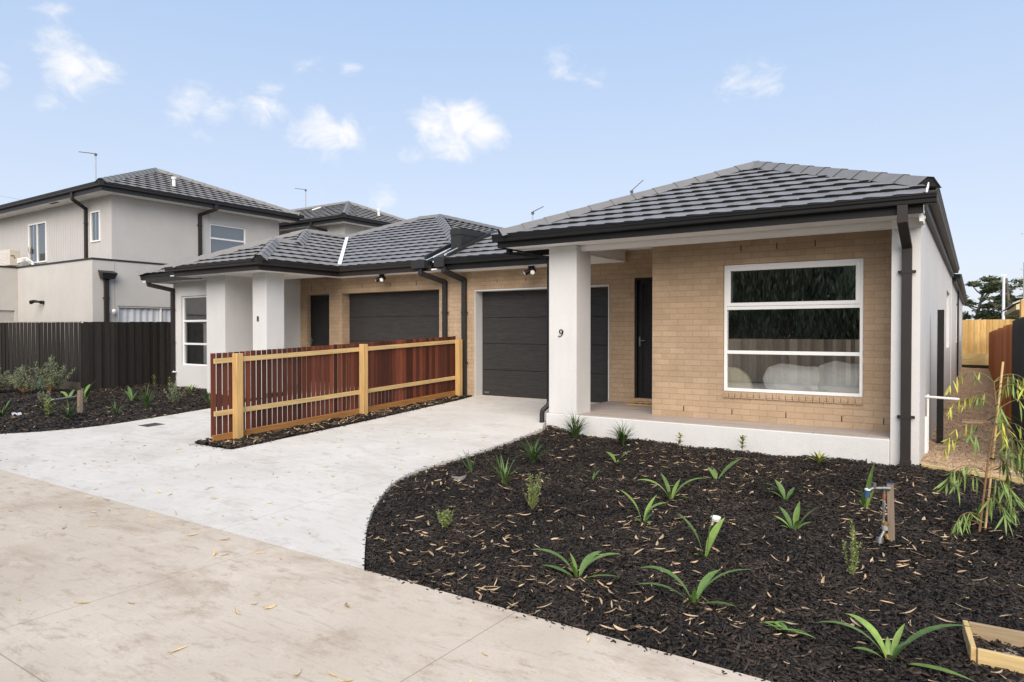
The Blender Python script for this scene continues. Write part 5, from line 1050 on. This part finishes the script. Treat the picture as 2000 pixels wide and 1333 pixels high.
pr('strap_leaf_plant', -15.5, 5.42, 'strap leaved plant cut by the left picture edge', 'plant', GC, strap(.3, [(20, .5, 55, .9, .05), (200, .4, 60, .9, .05), (110, .45, 72, .7, .05), (330, .34, 40, .7, .04), (60, .42, 75, .4, .045)]), ZL)

# gum sapling tied to a bamboo stake
st = thing('gum_sapling', (.04, 6.78, -.38), 'young weeping gum tree tied to a bamboo stake by the gravel path', 'tree')
tp = [Vector(p) for p in ((.035, 6.79, -.42), (.06, 6.81, -.15), (.085, 6.83, .12), (.11, 6.85, .34), (.15, 6.87, .62), (.13, 6.90, .86))]
mb = MB(); mb.tube(tp, .011, TWIG, 8, .004); mb.build('trunk', st, smooth=True)
mb = MB(); mb.tube([(.075, 6.86, -.42), (.19, 6.93, 1.03)], .0085, BAMBOO, 8); mb.build('stake', st)
for z, k in ((.17, .45), (.52, .65)):
    mb = MB(); c = Vector((.075, 6.86, -.42)).lerp(Vector((.19, 6.93, 1.03)), k); mb.tube([c + Vector((math.cos(a) * .02 - .006, math.sin(a) * .02 - .006, 0)) for a in [i * .7 for i in range(10)]], .006, GREENP if k > .5 else BLACK, 6); mb.build('tie', st)
random.seed(9); tw = MB(); fo = MB()
br = []
for i in range(24):
    f = .08 + .92 * i / 23; k = f * 5; a = int(min(4, k)); b = tp[a].lerp(tp[a + 1], min(1, k - a)); az = random.uniform(0, 6.28) if i % 3 else random.choice((0.3, 3.5)); br.append((b, az, .36 * random.uniform(.7, 1.2) if f > .35 else .26, f))
br += [(tp[4], .55, .62, .9), (tp[3], .4, .6, .7), (tp[3], 3.6, .42, .75), (tp[2], 3.55, .34, .3), (tp[2], .5, .4, .35), (tp[5], 3.5, .4, 1), (tp[5], .6, .4, 1)]
for b, az, L, f in br:
    p = b.copy(); a = R(random.uniform(20, 60)); pts = [p.copy()]; n = 9
    for j in range(n):
        d = Vector((math.cos(az) * math.cos(a), math.sin(az) * math.cos(a), math.sin(a))); p = p + d * L / n; a -= R(random.uniform(10, 17)); pts.append(p.copy())
        if j > 1:
            for q in range(2 if j < n - 1 else 4):
                yl = f > .6 and (j > 4 or random.random() < .25); l = random.uniform(.10, .19) * (.85 if yl else 1.05)
                blade(fo, p, az + random.uniform(-1.9, 1.9), l, random.uniform(.006, .0105), R(random.uniform(-88, -32)), random.uniform(-.7, .5), LEAF_Y if yl else LEAF_E, 6, .15, .05, .42, random.uniform(-1, 1))
    tw.tube(pts, .0035, TWIG if f < .7 else STEMM, 5, .0015, cap=False)
tw.build('branches', st, smooth=True); fo.build('foliage', st, smooth='keep')

# ------------------------------------------------------------------ taps, covers, crate
tap = thing('garden_tap', (-.54, 6.13, -.38), 'grey garden tap with blue handle fixed to a short timber stake', 'tap')
q = MB(); q.bar((-.533, 6.15, -.5), (-.547, 6.14, .075), .046, .046, GREYWOOD, up=(0, 1, 0)); q.bar((-.547, 6.14, .0755), (-.5472, 6.14, .082), .046, .046, BLUEP, up=(0, 1, 0)); q.build('stake', tap, bevel=.003)
q = MB(); q.tube([(-.585, 6.10, .03), (-.588, 6.098, -.22)], .0105, GALV, 10); q.tube([(-.588, 6.098, -.22), (-.575, 6.07, -.27), (-.60, 6.04, -.33), (-.61, 6.0, -.40), (-.62, 5.99, -.52)], .013, GALV, 10); q.tube([(-.585, 6.10, .0), (-.586, 6.1, -.035)], .0135, ORANGEP, 10); q.tube([(-.586, 6.10, -.05), (-.587, 6.1, -.13)], .0112, mat('pipe_label', (.28, .28, .27)), 10); q.build('riser_pipe', tap, smooth=True)
q = MB(); q.tube([(-.58, 6.068, -.235), (-.574, 6.07, -.275)], .022, MATS['pipe_label'], 12); q.tube([(-.572, 6.07, -.215), (-.574, 6.07, -.232)], .027, BRASS, 12); q.tube([(-.565, 6.05, -.30), (-.555, 6.05, -.335)], .018, BRASS, 10); q.tube([(-.605, 6.02, -.325), (-.608, 6.01, -.37)], .028, GALV, 12); q.build('valve', tap, smooth=True)
q = MB(); q.tube([(-.548, 6.115, .045), (-.60, 6.09, .045)], .017, GALV, 10); q.tube([(-.60, 6.09, .045), (-.66, 6.065, .042), (-.695, 6.05, .02)], .013, GALV, 10); q.tube([(-.65, 6.068, .04), (-.65, 6.068, .085)], .014, GALV, 10); q.build('tap_body', tap, smooth=True)
q = MB(); q.tube([(-.695, 6.05, .025), (-.70, 6.048, -.03)], .022, BLUEP, 12); q.tube([(-.6955, 6.05, .026), (-.695, 6.05, .036)], .0225, PVC, 12); q.build('handle', tap)
lp = thing('irrigation_pipe', (-15, 6.2, -.3), 'white irrigation pipe on short legs beside the weathered stake', 'pipe')
q = MB(); q.tube([(-14.75, 5.94, -.36), (-14.75, 5.94, -.06), (-14.72, 6.0, -.04), (-14.68, 6.45, .0), (-14.68, 6.5, -.02), (-14.68, 6.52, -.35)], .022, GALV, 8); q.build('pipe', lp)
q = MB(); q.bar((-14.44, 6.34, -.45), (-14.50, 6.38, .13), .085, .07, GREYWOOD, up=(0, 1, 0)); tag(q.build('stake', bevel=.005), 'weathered timber stake standing in the left mulch bed', 'stake')
q = MB(); q.tube([(-4.838, 6.085, zm(-4.838, 6.085) - .02), (-4.838, 6.085, zm(-4.838, 6.085) + .034)], .085, mat('pit_ring', (.22, .21, .2)), 24); q.tube([(-4.838, 6.085, zm(-4.838, 6.085) + .0342), (-4.838, 6.085, zm(-4.838, 6.085) + .036)], .07, GRATEM, 24)
for k in range(-4, 5): q.bar((-4.838 - .06, 6.085 + k * .015, zm(-4.838, 6.085) + .038), (-4.838 + .06, 6.085 + k * .015, zm(-4.838, 6.085) + .038), .006, .003, BLACK)
tag(q.build('drain_cover'), 'round grated drain cover in the mulch by the driveway', 'drain cover')
q = MB(); q.tube([(-1.88, 5.98, -.42), (-1.875, 5.97, -.358)], .038, PVC, 20); q.tube([(-1.875, 5.97, -.36), (-1.874, 5.969, -.348)], .043, PVC, 20); tag(q.build('pipe_cap'), 'white plastic pipe cap behind the tall green plant', 'pipe cap')
q = MB(); gx, gy = -11.6, 6.2; zz = zc(gy) + .003
q.hexa([(-11.72, 6.05, zc(6.05) - .01), (-11.40, 6.05, zc(6.05) - .01), (-11.40, 6.35, zc(6.35) - .01), (-11.72, 6.35, zc(6.35) - .01), (-11.72, 6.05, zc(6.05) + .004), (-11.40, 6.05, zc(6.05) + .004), (-11.40, 6.35, zc(6.35) + .004), (-11.72, 6.35, zc(6.35) + .004)], GRATEM)
for k in range(9): y = 6.07 + k * .032; q.box(-11.70, -11.42, y, y + .014, zc(y) + .004, zc(y) + .007, CHAR)
tag(q.build('drain_grate'), 'grey metal drain grate set in the pale driveway', 'drain grate')
q = MB(); q.tube([(-19.2 + .12 * math.cos(t), 7.5, .0 + .14 * math.sin(t)) for t in [k * .5 for k in range(14)]], .014, GREENP, 8); tag(q.build('garden_hose'), 'small coil of green hose beside the grey bush', 'hose')
for i, (x, y, r, lab) in enumerate(((-15.35, 5.62, .3, 'white rag lying beside the strap plant at the left edge'),)):
    q = MB(); rows = [[(x + u * .12, y + v * .08, zl(x, y) + .04 + .03 * math.sin(u * 5 + v * 3)) for u in np.linspace(-1, 1, 7)] for v in np.linspace(-1, 1, 5)]; q.grid(rows, LINEN); tag(q.build('rag', smooth=True), lab, 'rag')
cr = thing('planter_frame', (.25, 4.4, -.42), 'open pale timber planter frame at the front right corner', 'planter')
A, B = Vector((-.035, 4.58, 0)), Vector((.005, 4.205, 0)); ex = Vector((1, .02, 0)); zt, zb = -.335, -.47
def board(p, q, w, m, z1=zt, z0=zb):
    mb = MB(); mb.bar((p.x, p.y, (z0 + z1) / 2), (q.x, q.y, (z0 + z1) / 2), w, z1 - z0, m); return mb.build('board', cr, bevel=.004)
board(A, B, .026, PINE); board(A + ex * .016 + Vector((0, -.005, 0)), A + ex * 1.1, .022, wood('dirty_pine', (.34, .26, .16), (.26, .19, .12), .85, 'x'), zt - .003); board(B + ex * .016 + Vector((0, .002, 0)), B + ex * 1.1 + Vector((0, 0, 0)), .026, PINEX, zt - .001)
board(A + ex * 1.115, B + ex * 1.115, .026, PINE)
mb = MB(); mb.face([(-.02, 4.56, -.425), (.02, 4.22, -.425), (1.1, 4.24, -.425), (1.07, 4.58, -.425)], mat('damp_sand', (.26, .22, .17), .95, .3, 12, .4, 60)); mb.build('soil', cr)
